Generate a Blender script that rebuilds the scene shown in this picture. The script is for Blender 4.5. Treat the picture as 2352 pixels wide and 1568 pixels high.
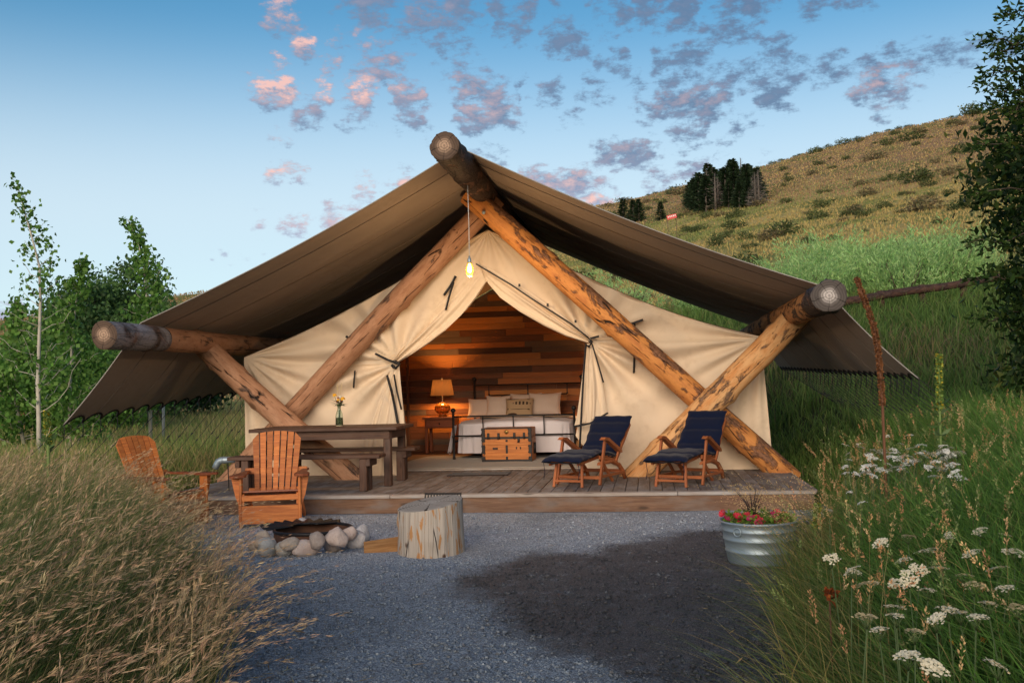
import bpy, math, random
import numpy as np
from mathutils import Vector, Matrix, Euler
R = math.radians
rng = np.random.default_rng(7)
random.seed(7)
for o in list(bpy.data.objects):
    bpy.data.objects.remove(o)
scene = bpy.context.scene
COL = scene.collection

# ---------------------------------------------------------------- camera
CAM_H = 1.5
YAW, PITCH, ROLL = R(7.76), R(2.41), R(1.5)
FW = Vector((-math.sin(YAW)*math.cos(PITCH), math.cos(YAW)*math.cos(PITCH), math.sin(PITCH)))
RT = Vector((math.cos(YAW), math.sin(YAW), 0))
UP = RT.cross(FW)
FPX = 2352*35/36
def P(x, y, Y):
    """point of the place seen at photo position (x, y) on the facade-parallel plane at distance Y"""
    dx, dy = x-1176, y-784
    u = dx*math.cos(ROLL)-dy*math.sin(ROLL)
    v = dx*math.sin(ROLL)+dy*math.cos(ROLL)
    r = FW*FPX+RT*u-UP*v
    return Vector((0, 0, CAM_H))+r*(Y/r.y)
cam_data = bpy.data.cameras.new('camera')
cam = bpy.data.objects.new('camera', cam_data)
COL.objects.link(cam)
r2 = RT*math.cos(ROLL)-UP*math.sin(ROLL)
u2 = RT*math.sin(ROLL)+UP*math.cos(ROLL)
# picture axes: turning the camera clockwise lifts the right end of level lines
cx = RT*math.cos(ROLL)-UP*math.sin(ROLL)
cy = RT*math.sin(ROLL)+UP*math.cos(ROLL)
m = Matrix((cx, cy, -FW)).transposed().to_4x4()
m.translation = Vector((0, 0, CAM_H))
cam.matrix_world = m
cam_data.sensor_width = 36
cam_data.lens = 35
cam_data.clip_start = 0.05
cam_data.clip_end = 3000
scene.camera = cam
scene.render.resolution_x, scene.render.resolution_y = 1024, 682

# ---------------------------------------------------------------- node helpers
class NT:
    def __init__(s, tree):
        s.t = tree; s.n = tree.nodes; s.l = tree.links
    def node(s, typ, **kw):
        nd = s.n.new(typ)
        for k, v in kw.items():
            if k == 'ins':
                for i, val in v.items():
                    s.put(nd.inputs[i], val)
            else:
                setattr(nd, k, v)
        return nd
    def put(s, sock, val):
        if hasattr(val, 'bl_idname') and hasattr(val, 'outputs'):
            val = val.outputs[0]
        if isinstance(val, bpy.types.NodeSocket):
            s.l.new(val, sock)
        else:
            if sock.type == 'RGBA' and len(val) == 3:
                val = (*val, 1)
            sock.default_value = val
    def math(s, op, a, b=0.0, c=0.0, clamp=False):
        nd = s.n.new('ShaderNodeMath'); nd.operation = op; nd.use_clamp = clamp
        s.put(nd.inputs[0], a); s.put(nd.inputs[1], b)
        if len(nd.inputs) > 2: s.put(nd.inputs[2], c)
        return nd.outputs[0]
    def vmath(s, op, a, b=(0, 0, 0)):
        nd = s.n.new('ShaderNodeVectorMath'); nd.operation = op
        s.put(nd.inputs[0], a); s.put(nd.inputs[1], b)
        return nd.outputs[0]
    def mix(s, fac, a, b, blend='MIX'):
        nd = s.n.new('ShaderNodeMix'); nd.data_type = 'RGBA'; nd.blend_type = blend
        s.put(nd.inputs[0], fac); s.put(nd.inputs[6], a); s.put(nd.inputs[7], b)
        return nd.outputs[2]
    def ramp(s, fac, stops, interp='LINEAR'):
        nd = s.n.new('ShaderNodeValToRGB'); cr = nd.color_ramp; cr.interpolation = interp
        stops = sorted(stops, key=lambda q: q[0])
        while len(cr.elements) < len(stops): cr.elements.new(0.5)
        for e, (p, c) in zip(cr.elements, stops):
            e.position = p
            if not hasattr(c, '__len__'): c = (c, c, c)
            e.color = (*c, 1) if len(c) == 3 else c
        s.put(nd.inputs[0], fac)
        return nd
    def smooth(s, x, lo, hi):
        nd = s.n.new('ShaderNodeMapRange'); nd.interpolation_type = 'SMOOTHSTEP'
        s.put(nd.inputs[0], x); nd.inputs[1].default_value = lo; nd.inputs[2].default_value = hi
        return nd.outputs[0]
    def noise(s, vec, scale=5, detail=4, rough=.55, dist=0, dim='3D'):
        nd = s.n.new('ShaderNodeTexNoise'); nd.noise_dimensions = dim
        s.put(nd.inputs['Vector'], vec)
        nd.inputs['Scale'].default_value = scale; nd.inputs['Detail'].default_value = detail
        nd.inputs['Roughness'].default_value = rough; nd.inputs['Distortion'].default_value = dist
        return nd.outputs[0]
    def comb(s, x, y, z=0.0):
        nd = s.n.new('ShaderNodeCombineXYZ')
        for i, v in enumerate((x, y, z)): s.put(nd.inputs[i], v)
        return nd.outputs[0]

# ---------------------------------------------------------------- sky, sun, exposure
SUN_EL, SUN_AZ = R(7.5), R(184)          # low sun behind the camera, to the left; azimuth from +Y towards +X
SUN_STRENGTH, SKY_STRENGTH, EXPOSURE = 3.3, 0.14, 0.6
world = bpy.data.worlds.new('World'); scene.world = world; world.use_nodes = True
wt = NT(world.node_tree); wt.n.clear()
sky = wt.node('ShaderNodeTexSky', sky_type='NISHITA', sun_disc=False)
sky.sun_elevation = SUN_EL; sky.sun_rotation = SUN_AZ
sky.altitude = 1900; sky.air_density = 1.0; sky.dust_density = 0.1; sky.ozone_density = 3.0
tc = wt.node('ShaderNodeTexCoord')
sx = wt.node('ShaderNodeSeparateXYZ', ins={0: tc.outputs['Generated']})
azd = wt.math('MULTIPLY', wt.math('ARCTAN2', sx.outputs[0], sx.outputs[1]), 180/math.pi)
eld = wt.math('MULTIPLY', wt.math('ARCSINE', sx.outputs[2]), 180/math.pi)
pvec = wt.comb(azd, wt.math('MULTIPLY', eld, 1.5))
w1 = wt.math('SUBTRACT', wt.noise(pvec, .55, 3), .5)
w2 = wt.math('SUBTRACT', wt.noise(wt.vmath('ADD', pvec, (31, 17, 5)), .55, 3), .5)
azw = wt.math('ADD', azd, wt.math('MULTIPLY', w1, 2.4))
elw = wt.math('ADD', eld, wt.math('MULTIPLY', w2, 1.3))
# rows of clouds: (elevation, half height, [(azimuth, half width, body, pink)])
ROWS = [
 (21.9, 2.6, [(-13.2, 4.0, 1.15, .1), (-8, 3.5, 1.1, .05), (-3.5, 2, .7, 0), (3, 4.8, 1.5, .05), (9, 4.4, 1.5, .1)]),
 (20.5, 1.5, [(-20.6, 1.1, .8, .6), (-12, 2.6, .8, .1), (-7.6, 1.8, .8, .0), (.5, 2.6, 1, 0), (4.6, 3.0, 1.4, 0), (8.2, 2.6, 1.2, 0)]),
 (19.0, 1.0, [(-19.1, .8, .8, 1), (-17, .9, .5, .6), (-15.2, 1.2, .5, .2), (-10.7, 1.7, .6, 0), (-4.1, 1.6, 1, 0), (5, 2.2, .8, 0)]),
 (17.7, .95, [(-20.7, .6, .6, 1), (-17.9, .7, .6, .5), (-15.0, 1.8, .9, .25), (-10, 1.2, .6, .1), (-1.3, 1.3, .75, 0), (2.3, 2.2, .95, 0), (7.6, 1.3, .95, 0)]),
 (16.4, 1.05, [(-20.9, 1.6, .95, 1), (-18.1, .8, .95, 1), (-16.1, 1.1, .95, .9), (-13.3, 1.7, .95, .4), (-9.3, 2.4, 1, .25), (-5.8, 1.3, .95, 0), (-2.5, 1.2, .6, 0), (.6, 1.2, .7, 0), (3.2, 1.8, .8, 0), (11.3, 1.8, .95, .05)]),
 (15.2, 1.05, [(-19.3, 1.2, .8, .2), (-16.6, 1, .6, .2), (-12.9, 1.4, .9, .15), (-9.0, 2.3, 1, .3), (-4, 1, .5, 0), (2.7, 2.9, 1.05, .2), (7.4, 1.2, .95, 0), (13.3, 1.8, .9, .45)]),
 (13.9, .9, [(-20.5, .7, .45, .8), (-12, .8, .3, .2), (3.0, 1.5, .8, .1), (5.5, 1, .6, 0), (13.5, 1.0, .6, .3)]),
 (12.8, .95, [(-8.8, 1.2, .5, 0), (-.9, 2.0, 1, .2), (2.6, 1, .5, 0), (4.5, .7, .35, 0)]),
 (11.9, .75, [(-20.4, 1.2, .65, .9), (-13.3, 1.0, .55, .3), (-9.3, 1.4, .6, .1), (2.8, 1.1, .7, .1), (7.2, .8, .4, .2)]),
 (11.2, 1.2, [(-16.0, .8, .6, .9), (-13.6, 1.1, .65, .7), (-5.1, 3.2, 1.1, .45), (1.0, 1.2, .6, .2)]),
 (10.1, .6, [(-17.3, 1.2, .6, .6), (-2.7, 1.4, .9, 1), (2.7, 1.6, .6, .6)]),
 (9.2, .75, [(-20.8, 1.4, .7, .4), (-18.7, 2.0, 1, .75), (.5, 1.0, .6, .7)]),
 (7.3, .45, [(-22.7, .8, .75, 0), (-24, .6, .5, 0)]),
 (4.3, .8, [(-37, 4, .9, .1)]),
]
dens = None; pink = None
for el0, hh, cl in ROWS:
    stops = {}
    for a, w, s, pk in cl:
        w = w*1.25
        for q, v in ((a-w, 0), (a-.45*w, s*.95), (a+.45*w, s*.95), (a+w, 0)):
            stops.setdefault(round((q+45)/90, 4), []).append((v, pk))
    lst = sorted((p, (max(x[0] for x in v), max(x[1] for x in v), 0)) for p, v in stops.items())
    rmp = wt.ramp(wt.math('DIVIDE', wt.math('ADD', azw, 45), 90), lst[:32])
    sep = wt.node('ShaderNodeSeparateColor', ins={0: rmp.outputs[0]})
    q = wt.math('DIVIDE', wt.math('SUBTRACT', elw, el0), hh*1.2)
    win = wt.math('SUBTRACT', 1, wt.math('MULTIPLY', q, q), clamp=True)
    d = wt.math('MULTIPLY', sep.outputs[0], win)
    # the sun-facing upper rim of each cloud takes the pink
    pk = wt.math('MULTIPLY', wt.math('MULTIPLY', sep.outputs[1], d), wt.smooth(q, -.75, .35))
    dens = d if dens is None else wt.math('MAXIMUM', dens, d)
    pink = pk if pink is None else wt.math('MAXIMUM', pink, pk)
# beyond the picture the same broken cloud goes on overhead
over = wt.math('MULTIPLY', wt.smooth(eld, 23.5, 27), .62)
side = wt.math('MULTIPLY', wt.math('MULTIPLY', wt.smooth(wt.math('ABSOLUTE', wt.math('ADD', azd, 7)), 31, 36), wt.smooth(eld, 5, 12)), .5)
dens = wt.math('MAXIMUM', dens, wt.math('MAXIMUM', over, side))
n1 = wt.noise(wt.comb(azd, wt.math('MULTIPLY', eld, 1.9)), .9, 9, .66)
n2 = wt.noise(wt.comb(wt.math('SUBTRACT', azd, .35), wt.math('MULTIPLY', wt.math('ADD', eld, .35), 1.9)), .9, 7, .66)
dd = wt.math('ADD', dens, wt.math('MULTIPLY', wt.math('SUBTRACT', n1, .5), 3.3))
cm = wt.math('MULTIPLY', wt.smooth(dd, .24, 1.05), wt.smooth(dens, .02, .3))
rim = wt.math('MULTIPLY', wt.math('SUBTRACT', n1, n2), 5.5)
lit = wt.math('ADD', wt.math('MULTIPLY', pink, wt.math('SUBTRACT', 1.05, wt.math('MULTIPLY', wt.smooth(azd, -14, -4), .55))), wt.math('MULTIPLY', rim, wt.math('ADD', wt.math('MULTIPLY', pink, .9), .04)), clamp=True)
body = wt.mix(wt.smooth(azd, -28, 12), (.9, 1.3, 2.0), (.62, 1.0, 1.65))
body = wt.mix(wt.smooth(eld, 14, 8), body, (1.75, 1.85, 2.6))
ccol = wt.mix(lit, body, (4.6, 2.75, 2.4))
skc = wt.node('ShaderNodeHueSaturation', ins={'Color': sky.outputs[0], 'Saturation': 1.05, 'Value': 1.0})
skt = wt.mix(1.0, skc.outputs[0], (.88, 1.02, .86), 'MULTIPLY')
skt = wt.mix(wt.math('MULTIPLY', wt.smooth(eld, 21.5, 9), .72), skt, (3.7, 4.15, 4.4))
skmix = wt.mix(wt.math('MULTIPLY', cm, .9), skt, ccol)
bg = wt.node('ShaderNodeBackground', ins={'Color': skmix, 'Strength': SKY_STRENGTH})
world.cycles.sampling_method = 'MANUAL'; world.cycles.sample_map_resolution = 256
wo = wt.node('ShaderNodeOutputWorld', ins={0: bg.outputs[0]})
sun_d = bpy.data.lights.new('sun', 'SUN'); sun_d.energy = SUN_STRENGTH; sun_d.angle = R(50)
sun_d.color = (1.0, .8, .6)
sun = bpy.data.objects.new('sun', sun_d); COL.objects.link(sun)
sd = Vector((math.sin(SUN_AZ)*math.cos(SUN_EL), math.cos(SUN_AZ)*math.cos(SUN_EL), math.sin(SUN_EL)))
sun.rotation_euler = sd.to_track_quat('Z', 'Y').to_euler(); sun.location = sd*50
vs = scene.view_settings
vs.view_transform = 'Standard'; vs.look = 'None'; vs.exposure = EXPOSURE; vs.gamma = 1; vs.use_curve_mapping = False
if hasattr(scene, 'cycles'):
    scene.cycles.max_bounces = 6; scene.cycles.diffuse_bounces = 3; scene.cycles.transparent_max_bounces = 12
    scene.cycles.sample_clamp_indirect = 4

# ================================================================ helpers: objects and meshes
def tag(o, label=None, cat=None, group=None, kind=None):
    for k, v in (('label', label), ('category', cat), ('group', group), ('kind', kind)):
        if v: o[k] = v
    return o
def empty(name, loc, rz=0.0, label=None, cat=None, group=None):
    o = bpy.data.objects.new(name, None); COL.objects.link(o)
    o.location = loc; o.rotation_euler = (0, 0, rz); o.empty_display_size = .1
    return tag(o, label, cat, group)
def link(name, me, mat=None, parent=None, loc=None, rot=None):
    o = bpy.data.objects.new(name, me); COL.objects.link(o)
    if mat is not None and not me.materials: me.materials.append(mat)
    if parent: o.parent = parent
    if loc is not None: o.location = loc
    if rot is not None: o.rotation_euler = rot
    return o
def copy_tree(o, parent=None):
    c = o.copy(); COL.objects.link(c); c.parent = parent
    for ch in list(o.children): copy_tree(ch, c)
    return c
def basis(xa, za):
    """rotation whose local X runs along xa and local Z near za"""
    x = Vector(xa).normalized(); z = Vector(za); z = (z-x*z.dot(x)).normalized(); y = z.cross(x)
    return Matrix((x, y, z)).transposed()
class MB:
    def __init__(s): s.v = []; s.f = []; s.sm = []
    def add(s, vs, fs, smooth=False):
        b = len(s.v); s.v.extend(tuple(map(float, q)) for q in vs)
        for f in fs: s.f.append(tuple(i+b for i in f)); s.sm.append(smooth)
    def box(s, c, size, rot=None, bev=.006):
        hx, hy, hz = (q/2 for q in size); b = min(bev, hx*.45, hy*.45, hz*.45)
        vs = []; idx = {}
        for sx_ in (-1, 1):
            for sy_ in (-1, 1):
                for sz_ in (-1, 1):
                    for a in range(3):
                        p = [sx_*(hx-(b if a != 0 else 0)), sy_*(hy-(b if a != 1 else 0)), sz_*(hz-(b if a != 2 else 0))]
                        idx[(sx_, sy_, sz_, a)] = len(vs); vs.append(p)
        fs = []
        I = lambda *k: idx[k]
        for g in (-1, 1):
            for a in range(3):
                o1, o2 = [q for q in range(3) if q != a]
                loop = []
                for (p, q) in ((-1, -1), (1, -1), (1, 1), (-1, 1)):
                    k = [0, 0, 0]; k[a] = g; k[o1] = p; k[o2] = q
                    loop.append(I(*k, a))
                flip = (g > 0) == (a == 1)
                fs.append(tuple(reversed(loop)) if flip else tuple(loop))
        for a in range(3):
            o1, o2 = [q for q in range(3) if q != a]
            for p in (-1, 1):
                for q in (-1, 1):
                    k0 = [0, 0, 0]; k1 = [0, 0, 0]
                    k0[a] = -1; k1[a] = 1; k0[o1] = k1[o1] = p; k0[o2] = k1[o2] = q
                    fs.append((I(*k0, o1), I(*k1, o1), I(*k1, o2), I(*k0, o2)))
        for sx_ in (-1, 1):
            for sy_ in (-1, 1):
                for sz_ in (-1, 1):
                    fs.append((I(sx_, sy_, sz_, 0), I(sx_, sy_, sz_, 1), I(sx_, sy_, sz_, 2)))
        M = rot if rot is not None else Matrix.Identity(3)
        c = Vector(c)
        s.add([M @ Vector(p)+c for p in vs], fs)
        return s
    def tube(s, pts, rad, n=10, caps=True, smooth=True, flat=1.0):
        pts = [Vector(p) for p in pts]; N = len(pts)
        if not hasattr(rad, '__len__'): rad = [rad]*N
        vs = []; prev = None
        for i, p in enumerate(pts):
            t = (pts[min(i+1, N-1)]-pts[max(i-1, 0)]).normalized()
            if prev is None:
                prev = t.orthogonal().normalized()
            prev = (prev-t*prev.dot(t)).normalized()
            b = t.cross(prev)
            for k in range(n):
                a = 2*math.pi*k/n
                vs.append(p+(prev*math.cos(a)+b*math.sin(a)*flat)*rad[i])
        fs = []
        for i in range(N-1):
            for k in range(n):
                k2 = (k+1) % n
                fs.append((i*n+k, i*n+k2, (i+1)*n+k2, (i+1)*n+k))
        s.add(vs, fs, smooth)
        if caps:
            b = len(s.v)-len(vs)
            s.f.append(tuple(b+k for k in reversed(range(n)))); s.sm.append(False)
            s.f.append(tuple(b+(N-1)*n+k for k in range(n))); s.sm.append(False)
        return s
    def lathe(s, prof, n=24, c=(0, 0, 0), smooth=True, wob=None):
        vs = []
        for (r_, z) in prof:
            for k in range(n):
                a = 2*math.pi*k/n
                q = r_*(wob(a, z) if wob else 1)
                vs.append((c[0]+q*math.cos(a), c[1]+q*math.sin(a), c[2]+z))
        fs = []
        for i in range(len(prof)-1):
            for k in range(n):
                k2 = (k+1) % n
                fs.append((i*n+k, i*n+k2, (i+1)*n+k2, (i+1)*n+k))
        s.add(vs, fs, smooth); return s
    def grid(s, fn, nu, nv, smooth=True):
        vs = [fn(i/(nu-1), j/(nv-1)) for j in range(nv) for i in range(nu)]
        fs = [(j*nu+i, j*nu+i+1, (j+1)*nu+i+1, (j+1)*nu+i) for j in range(nv-1) for i in range(nu-1)]
        s.add(vs, fs, smooth); return s
    def prism(s, poly, axis_fn, t0, t1, smooth=False):
        """poly: 2D outline; axis_fn(u, v, t) -> point"""
        n = len(poly)
        vs = [axis_fn(u, v, t0) for u, v in poly]+[axis_fn(u, v, t1) for u, v in poly]
        fs = [tuple(reversed(range(n))), tuple(range(n, 2*n))]+[(k, (k+1) % n, n+(k+1) % n, n+k) for k in range(n)]
        s.add(vs, fs, smooth); return s
    def mesh(s, name):
        me = bpy.data.meshes.new(name); me.from_pydata(s.v, [], s.f)
        me.polygons.foreach_set('use_smooth', s.sm)
        return me
    def build(s, name, mat, parent=None, loc=None, rot=None):
        me = s.mesh(name)
        import bmesh
        bm = bmesh.new(); bm.from_mesh(me); bmesh.ops.recalc_face_normals(bm, faces=bm.faces); bm.to_mesh(me); bm.free()
        return link(name, me, mat, parent, loc, rot)
def beam(name, p0, p1, W, T, mat, parent, zdir=(0, 0, 1), bev=.005, grid=None):
    """a straight board: local X along the grain, T thick towards zdir"""
    p0, p1 = Vector(p0), Vector(p1); L = (p1-p0).length
    o = MB().box((0, 0, 0), (L, W, T), bev=bev).build(name, mat, parent)
    o.matrix_local = Matrix.Translation((p0+p1)/2) @ basis(p1-p0, zdir).to_4x4()
    return o
def np_mesh(name, verts, quads, mat, col=None, smooth=False, extra=None):
    """big meshes from numpy arrays (all faces with the same corner count)"""
    me = bpy.data.meshes.new(name); n = quads.shape[1]
    me.vertices.add(len(verts)); me.vertices.foreach_set('co', np.ascontiguousarray(verts, np.float32).ravel())
    me.loops.add(quads.size); me.loops.foreach_set('vertex_index', np.ascontiguousarray(quads, np.int32).ravel())
    me.polygons.add(len(quads)); me.polygons.foreach_set('loop_start', np.arange(0, quads.size, n, dtype=np.int32))
    if smooth: me.polygons.foreach_set('use_smooth', np.ones(len(quads), bool))
    if col is not None:
        ca = me.attributes.new('col', 'FLOAT_COLOR', 'POINT')
        c4 = np.ones((len(verts), 4), np.float32); c4[:, :3] = col
        ca.data.foreach_set('color', c4.ravel())
    me.update(calc_edges=True)
    me.materials.append(mat)
    return me
def fbm(x, y, seed=0, octv=4):
    """cheap smooth pseudo-noise for shaping, about -1..1"""
    r_ = np.random.default_rng(seed); out = 0; amp = 1; tot = 0; fr = 1
    for _ in range(octv):
        for _k in range(3):
            a = r_.uniform(0, 6.28); ph = r_.uniform(0, 6.28); f_ = fr*r_.uniform(.7, 1.3)
            out = out+amp*np.sin((x*math.cos(a)+y*math.sin(a))*f_+ph)/3
        tot += amp; amp *= .55; fr *= 2.1
    return out/tot*1.6

# ================================================================ materials
def new_mat(name):
    m_ = bpy.data.materials.new(name); m_.use_nodes = True
    t = NT(m_.node_tree); b = t.n['Principled BSDF']
    return m_, t, b
def bump(t, b, height, strength=.3, dist=.01):
    nd = t.node('ShaderNodeBump', ins={'Height': height}); nd.inputs['Strength'].default_value = strength; nd.inputs['Distance'].default_value = dist
    t.l.new(nd.outputs[0], b.inputs['Normal'])
def coords(t, scale=(1, 1, 1), rnd=True):
    tc_ = t.node('ShaderNodeTexCoord'); oi = t.node('ShaderNodeObjectInfo')
    v = tc_.outputs['Object']
    if rnd:
        k = t.math('MULTIPLY', oi.outputs['Random'], 37.0)
        v = t.vmath('ADD', v, t.comb(k, k, k))
    return t.vmath('MULTIPLY', v, scale), oi
def m_plain(name, col, rough=.6, metal=0.0, var=.15, nscale=12, bstr=.15):
    m_, t, b = new_mat(name)
    v, oi = coords(t)
    n = t.noise(v, nscale, 5)
    c = t.mix(t.math('MULTIPLY', n, 1.0), tuple(q*(1-var) for q in col), tuple(min(1, q*(1+var)) for q in col))
    t.put(b.inputs['Base Color'], c); b.inputs['Roughness'].default_value = rough; b.inputs['Metallic'].default_value = metal
    if bstr: bump(t, b, t.noise(v, nscale*4, 4), bstr, .003)
    return m_
def m_wood(name, c0, c1, rough=.6, rnd=.35, knots=True, spec=.35, weather=None, gs=1.0):
    """sawn board: grain along local X"""
    m_, t, b = new_mat(name)
    v, oi = coords(t)
    g = t.noise(t.vmath('MULTIPLY', v, (1.2*gs, 16*gs, 16*gs)), 2.2, 6, .6, .8)
    fine = t.noise(t.vmath('MULTIPLY', v, (6, 160, 160)), 1.5, 3)
    c = t.mix(t.smooth(g, .32, .72), c0, c1)
    if knots:
        vo = t.node('ShaderNodeTexVoronoi', ins={'Vector': t.vmath('MULTIPLY', v, (1.6, 5, 5))}); vo.inputs['Scale'].default_value = 1.4
        kn = t.smooth(vo.outputs['Distance'], .22, .08)
        c = t.mix(t.math('MULTIPLY', kn, .75), c, tuple(q*.25 for q in c0))
    c = t.mix(t.math('MULTIPLY', t.smooth(fine, .55, .7), .35), c, tuple(q*.45 for q in c0))
    if weather:
        w = t.smooth(t.noise(t.vmath('MULTIPLY', v, (2, 5, 5)), 1.3, 5), .42, .68)
        c = t.mix(t.math('MULTIPLY', w, .8), c, weather)
    hs = t.node('ShaderNodeHueSaturation', ins={'Color': c})
    t.put(hs.inputs['Value'], t.math('ADD', 1-rnd*.5, t.math('MULTIPLY', oi.outputs['Random'], rnd)))
    t.put(b.inputs['Base Color'], hs.outputs[0])
    t.put(b.inputs['Roughness'], t.math('ADD', rough-.1, t.math('MULTIPLY', g, .2)))
    b.inputs['Specular IOR Level'].default_value = spec
    bump(t, b, t.math('ADD', g, t.math('MULTIPLY', fine, .5)), .35, .003)
    return m_
def m_log(name, bark=(.055, .03, .018), wood=(.50, .235, .085), cover=.5, grey=None, seed=0.0, wood2=None, top=0.0):
    """peeled log: local Z along the trunk, patches of bark left on orange sapwood"""
    m_, t, b = new_mat(name)
    v, oi = coords(t)
    v = t.vmath('ADD', v, (seed, seed*.7, seed*1.3))
    big = t.noise(t.vmath('MULTIPLY', v, (3.2, 3.2, 1.5)), 1.5, 6, .62, .6)
    mid = t.noise(t.vmath('MULTIPLY', v, (9, 9, 2.5)), 1.5, 5, .6)
    fine = t.noise(t.vmath('MULTIPLY', v, (60, 60, 14)), 1.0, 4, .6)
    scale_ = t.noise(t.vmath('MULTIPLY', v, (26, 26, 18)), 1.0, 4, .7)
    field = t.math('ADD', t.math('MULTIPLY', big, .75), t.math('MULTIPLY', mid, .25))
    if top:
        ge = t.node('ShaderNodeNewGeometry'); sn = t.node('ShaderNodeSeparateXYZ', ins={0: ge.outputs['True Normal']})
        field = t.math('ADD', field, t.math('MULTIPLY', sn.outputs[2], top))
    mask = t.smooth(field, cover-.025, cover+.03)
    w2 = wood2 or tuple(q*.55 for q in wood)
    wc = t.mix(t.smooth(mid, .35, .7), wood, w2)
    wc = t.mix(t.math('MULTIPLY', t.smooth(fine, .5, .75), .5), wc, tuple(q*.35 for q in wood))
    bc = t.mix(t.smooth(scale_, .35, .65), tuple(q*.6 for q in bark), tuple(q*1.7 for q in bark))
    bc = t.mix(t.smooth(fine, .55, .75), bc, tuple(q*1.9 for q in bark))
    # long drying cracks
    ck = t.node('ShaderNodeTexVoronoi', feature='DISTANCE_TO_EDGE', ins={'Vector': t.vmath('MULTIPLY', v, (4, 4, .35))}); ck.inputs['Scale'].default_value = 1.3
    crack = t.math('MULTIPLY', t.smooth(ck.outputs['Distance'], .02, .005), t.smooth(mid, .45, .6))
    vo = t.node('ShaderNodeTexVoronoi', ins={'Vector': t.vmath('MULTIPLY', v, (2.6, 2.6, 1.7))}); vo.inputs['Scale'].default_value = 1.0
    kn = t.smooth(vo.outputs['Distance'], .17, .07)
    c = t.mix(mask, wc, bc)
    c = t.mix(t.math('MULTIPLY', kn, .7), c, tuple(q*.28 for q in wood))
    c = t.mix(crack, c, (.012, .008, .006))
    if grey:
        c = t.mix(t.math('MULTIPLY', t.smooth(t.noise(t.vmath('MULTIPLY', v, (1.5, 1.5, 3)), 1.2, 4), .35, .6), .85), c, grey)
    t.put(b.inputs['Base Color'], c); b.inputs['Roughness'].default_value = .72; b.inputs['Specular IOR Level'].default_value = .3
    h = t.math('ADD', t.math('MULTIPLY', mask, t.math('ADD', .5, scale_)), t.math('MULTIPLY', fine, .15))
    h = t.math('SUBTRACT', h, t.math('MULTIPLY', crack, 1.2))
    bump(t, b, h, .9, .018)
    return m_
def m_cut(name, c0=(.52, .35, .24), c1=(.12, .075, .05)):
    """sawn log end: rings and radial checks around local Z"""
    m_, t, b = new_mat(name)
    tc_ = t.node('ShaderNodeTexCoord'); v = tc_.outputs['Object']
    s_ = t.node('ShaderNodeSeparateXYZ', ins={0: v})
    d = t.math('ADD', t.math('SQRT', t.math('ADD', t.math('POWER', s_.outputs[0], 2), t.math('POWER', s_.outputs[1], 2))), t.math('MULTIPLY', t.noise(v, 7, 3), .05))
    ring = t.math('SINE', t.math('MULTIPLY', d, 230))
    n = t.noise(v, 9, 5)
    c = t.mix(t.smooth(d, .06, .14), c0, c1)
    c = t.mix(t.math('MULTIPLY', t.smooth(ring, -.3, .8), .45), c, tuple(q*.4 for q in c1))
    c = t.mix(t.smooth(t.noise(v, 11, 5, .6), .55, .75), c, tuple(q*.55 for q in c1))
    ang = t.math('ARCTAN2', s_.outputs[1], s_.outputs[0])
    ray = t.math('ABSOLUTE', t.math('SINE', t.math('ADD', t.math('MULTIPLY', ang, 2.5), t.math('MULTIPLY', n, 1.2))))
    ck = t.math('MULTIPLY', t.smooth(ray, .10, .03), t.smooth(d, .015, .06))
    c = t.mix(ck, c, (.02, .013, .01))
    t.put(b.inputs['Base Color'], c); b.inputs['Roughness'].default_value = .85
    bump(t, b, t.math('SUBTRACT', t.math('MULTIPLY', ring, .1), ck), .5, .006)
    return m_
def m_cloth(name, col, rough=.9, weave=500, var=.12, trans=0.0, stain=None):
    m_, t, b = new_mat(name)
    v, oi = coords(t, rnd=False)
    n = t.noise(v, 1.7, 5); n2 = t.noise(v, 11, 5)
    c = t.mix(n, tuple(q*(1-var) for q in col), tuple(min(1, q*(1+var)) for q in col))
    if stain:
        c = t.mix(t.math('MULTIPLY', t.smooth(t.math('ADD', t.math('MULTIPLY', n, .6), t.math('MULTIPLY', n2, .4)), .5, .66), .4), c, stain)
    t.put(b.inputs['Base Color'], c); b.inputs['Roughness'].default_value = rough; b.inputs['Specular IOR Level'].default_value = .15
    b.inputs['Sheen Weight'].default_value = .1
    bump(t, b, t.math('ADD', t.math('MULTIPLY', n2, .8), t.math('MULTIPLY', t.noise(v, weave, 1), .15)), .3, .012)
    if trans:
        tr = t.node('ShaderNodeBsdfTranslucent', ins={'Color': c})
        mx = t.node('ShaderNodeMixShader', ins={0: trans, 1: b.outputs[0], 2: tr.outputs[0]})
        t.l.new(mx.outputs[0], t.n['Material Output'].inputs[0])
    return m_
def m_plant(name, trans=.35, rough=.5, gain=1.0, spec=.25):
    """plant matter: each blade or leaf carries its own colour"""
    m_, t, b = new_mat(name)
    at = t.node('ShaderNodeAttribute', attribute_name='col')
    c = at.outputs['Color']
    if gain != 1.0:
        c = t.mix(1.0, c, (gain, gain, gain), 'MULTIPLY')
    t.put(b.inputs['Base Color'], c); b.inputs['Roughness'].default_value = rough; b.inputs['Specular IOR Level'].default_value = spec
    tr = t.node('ShaderNodeBsdfTranslucent', ins={'Color': c})
    mx = t.node('ShaderNodeMixShader', ins={0: trans, 1: b.outputs[0], 2: tr.outputs[0]})
    t.l.new(mx.outputs[0], t.n['Material Output'].inputs[0])
    return m_
M = {}
M['deck'] = m_wood('deck_boards', (.17, .13, .11), (.27, .225, .20), .7, .35, weather=(.30, .285, .285))
M['fascia'] = m_wood('fascia_board', (.15, .075, .042), (.26, .145, .085), .65, .2, weather=(.22, .17, .14))
M['lip'] = m_wood('deck_edge_board', (.30, .24, .20), (.42, .36, .31), .75, .2, weather=(.42, .40, .38))
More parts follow.
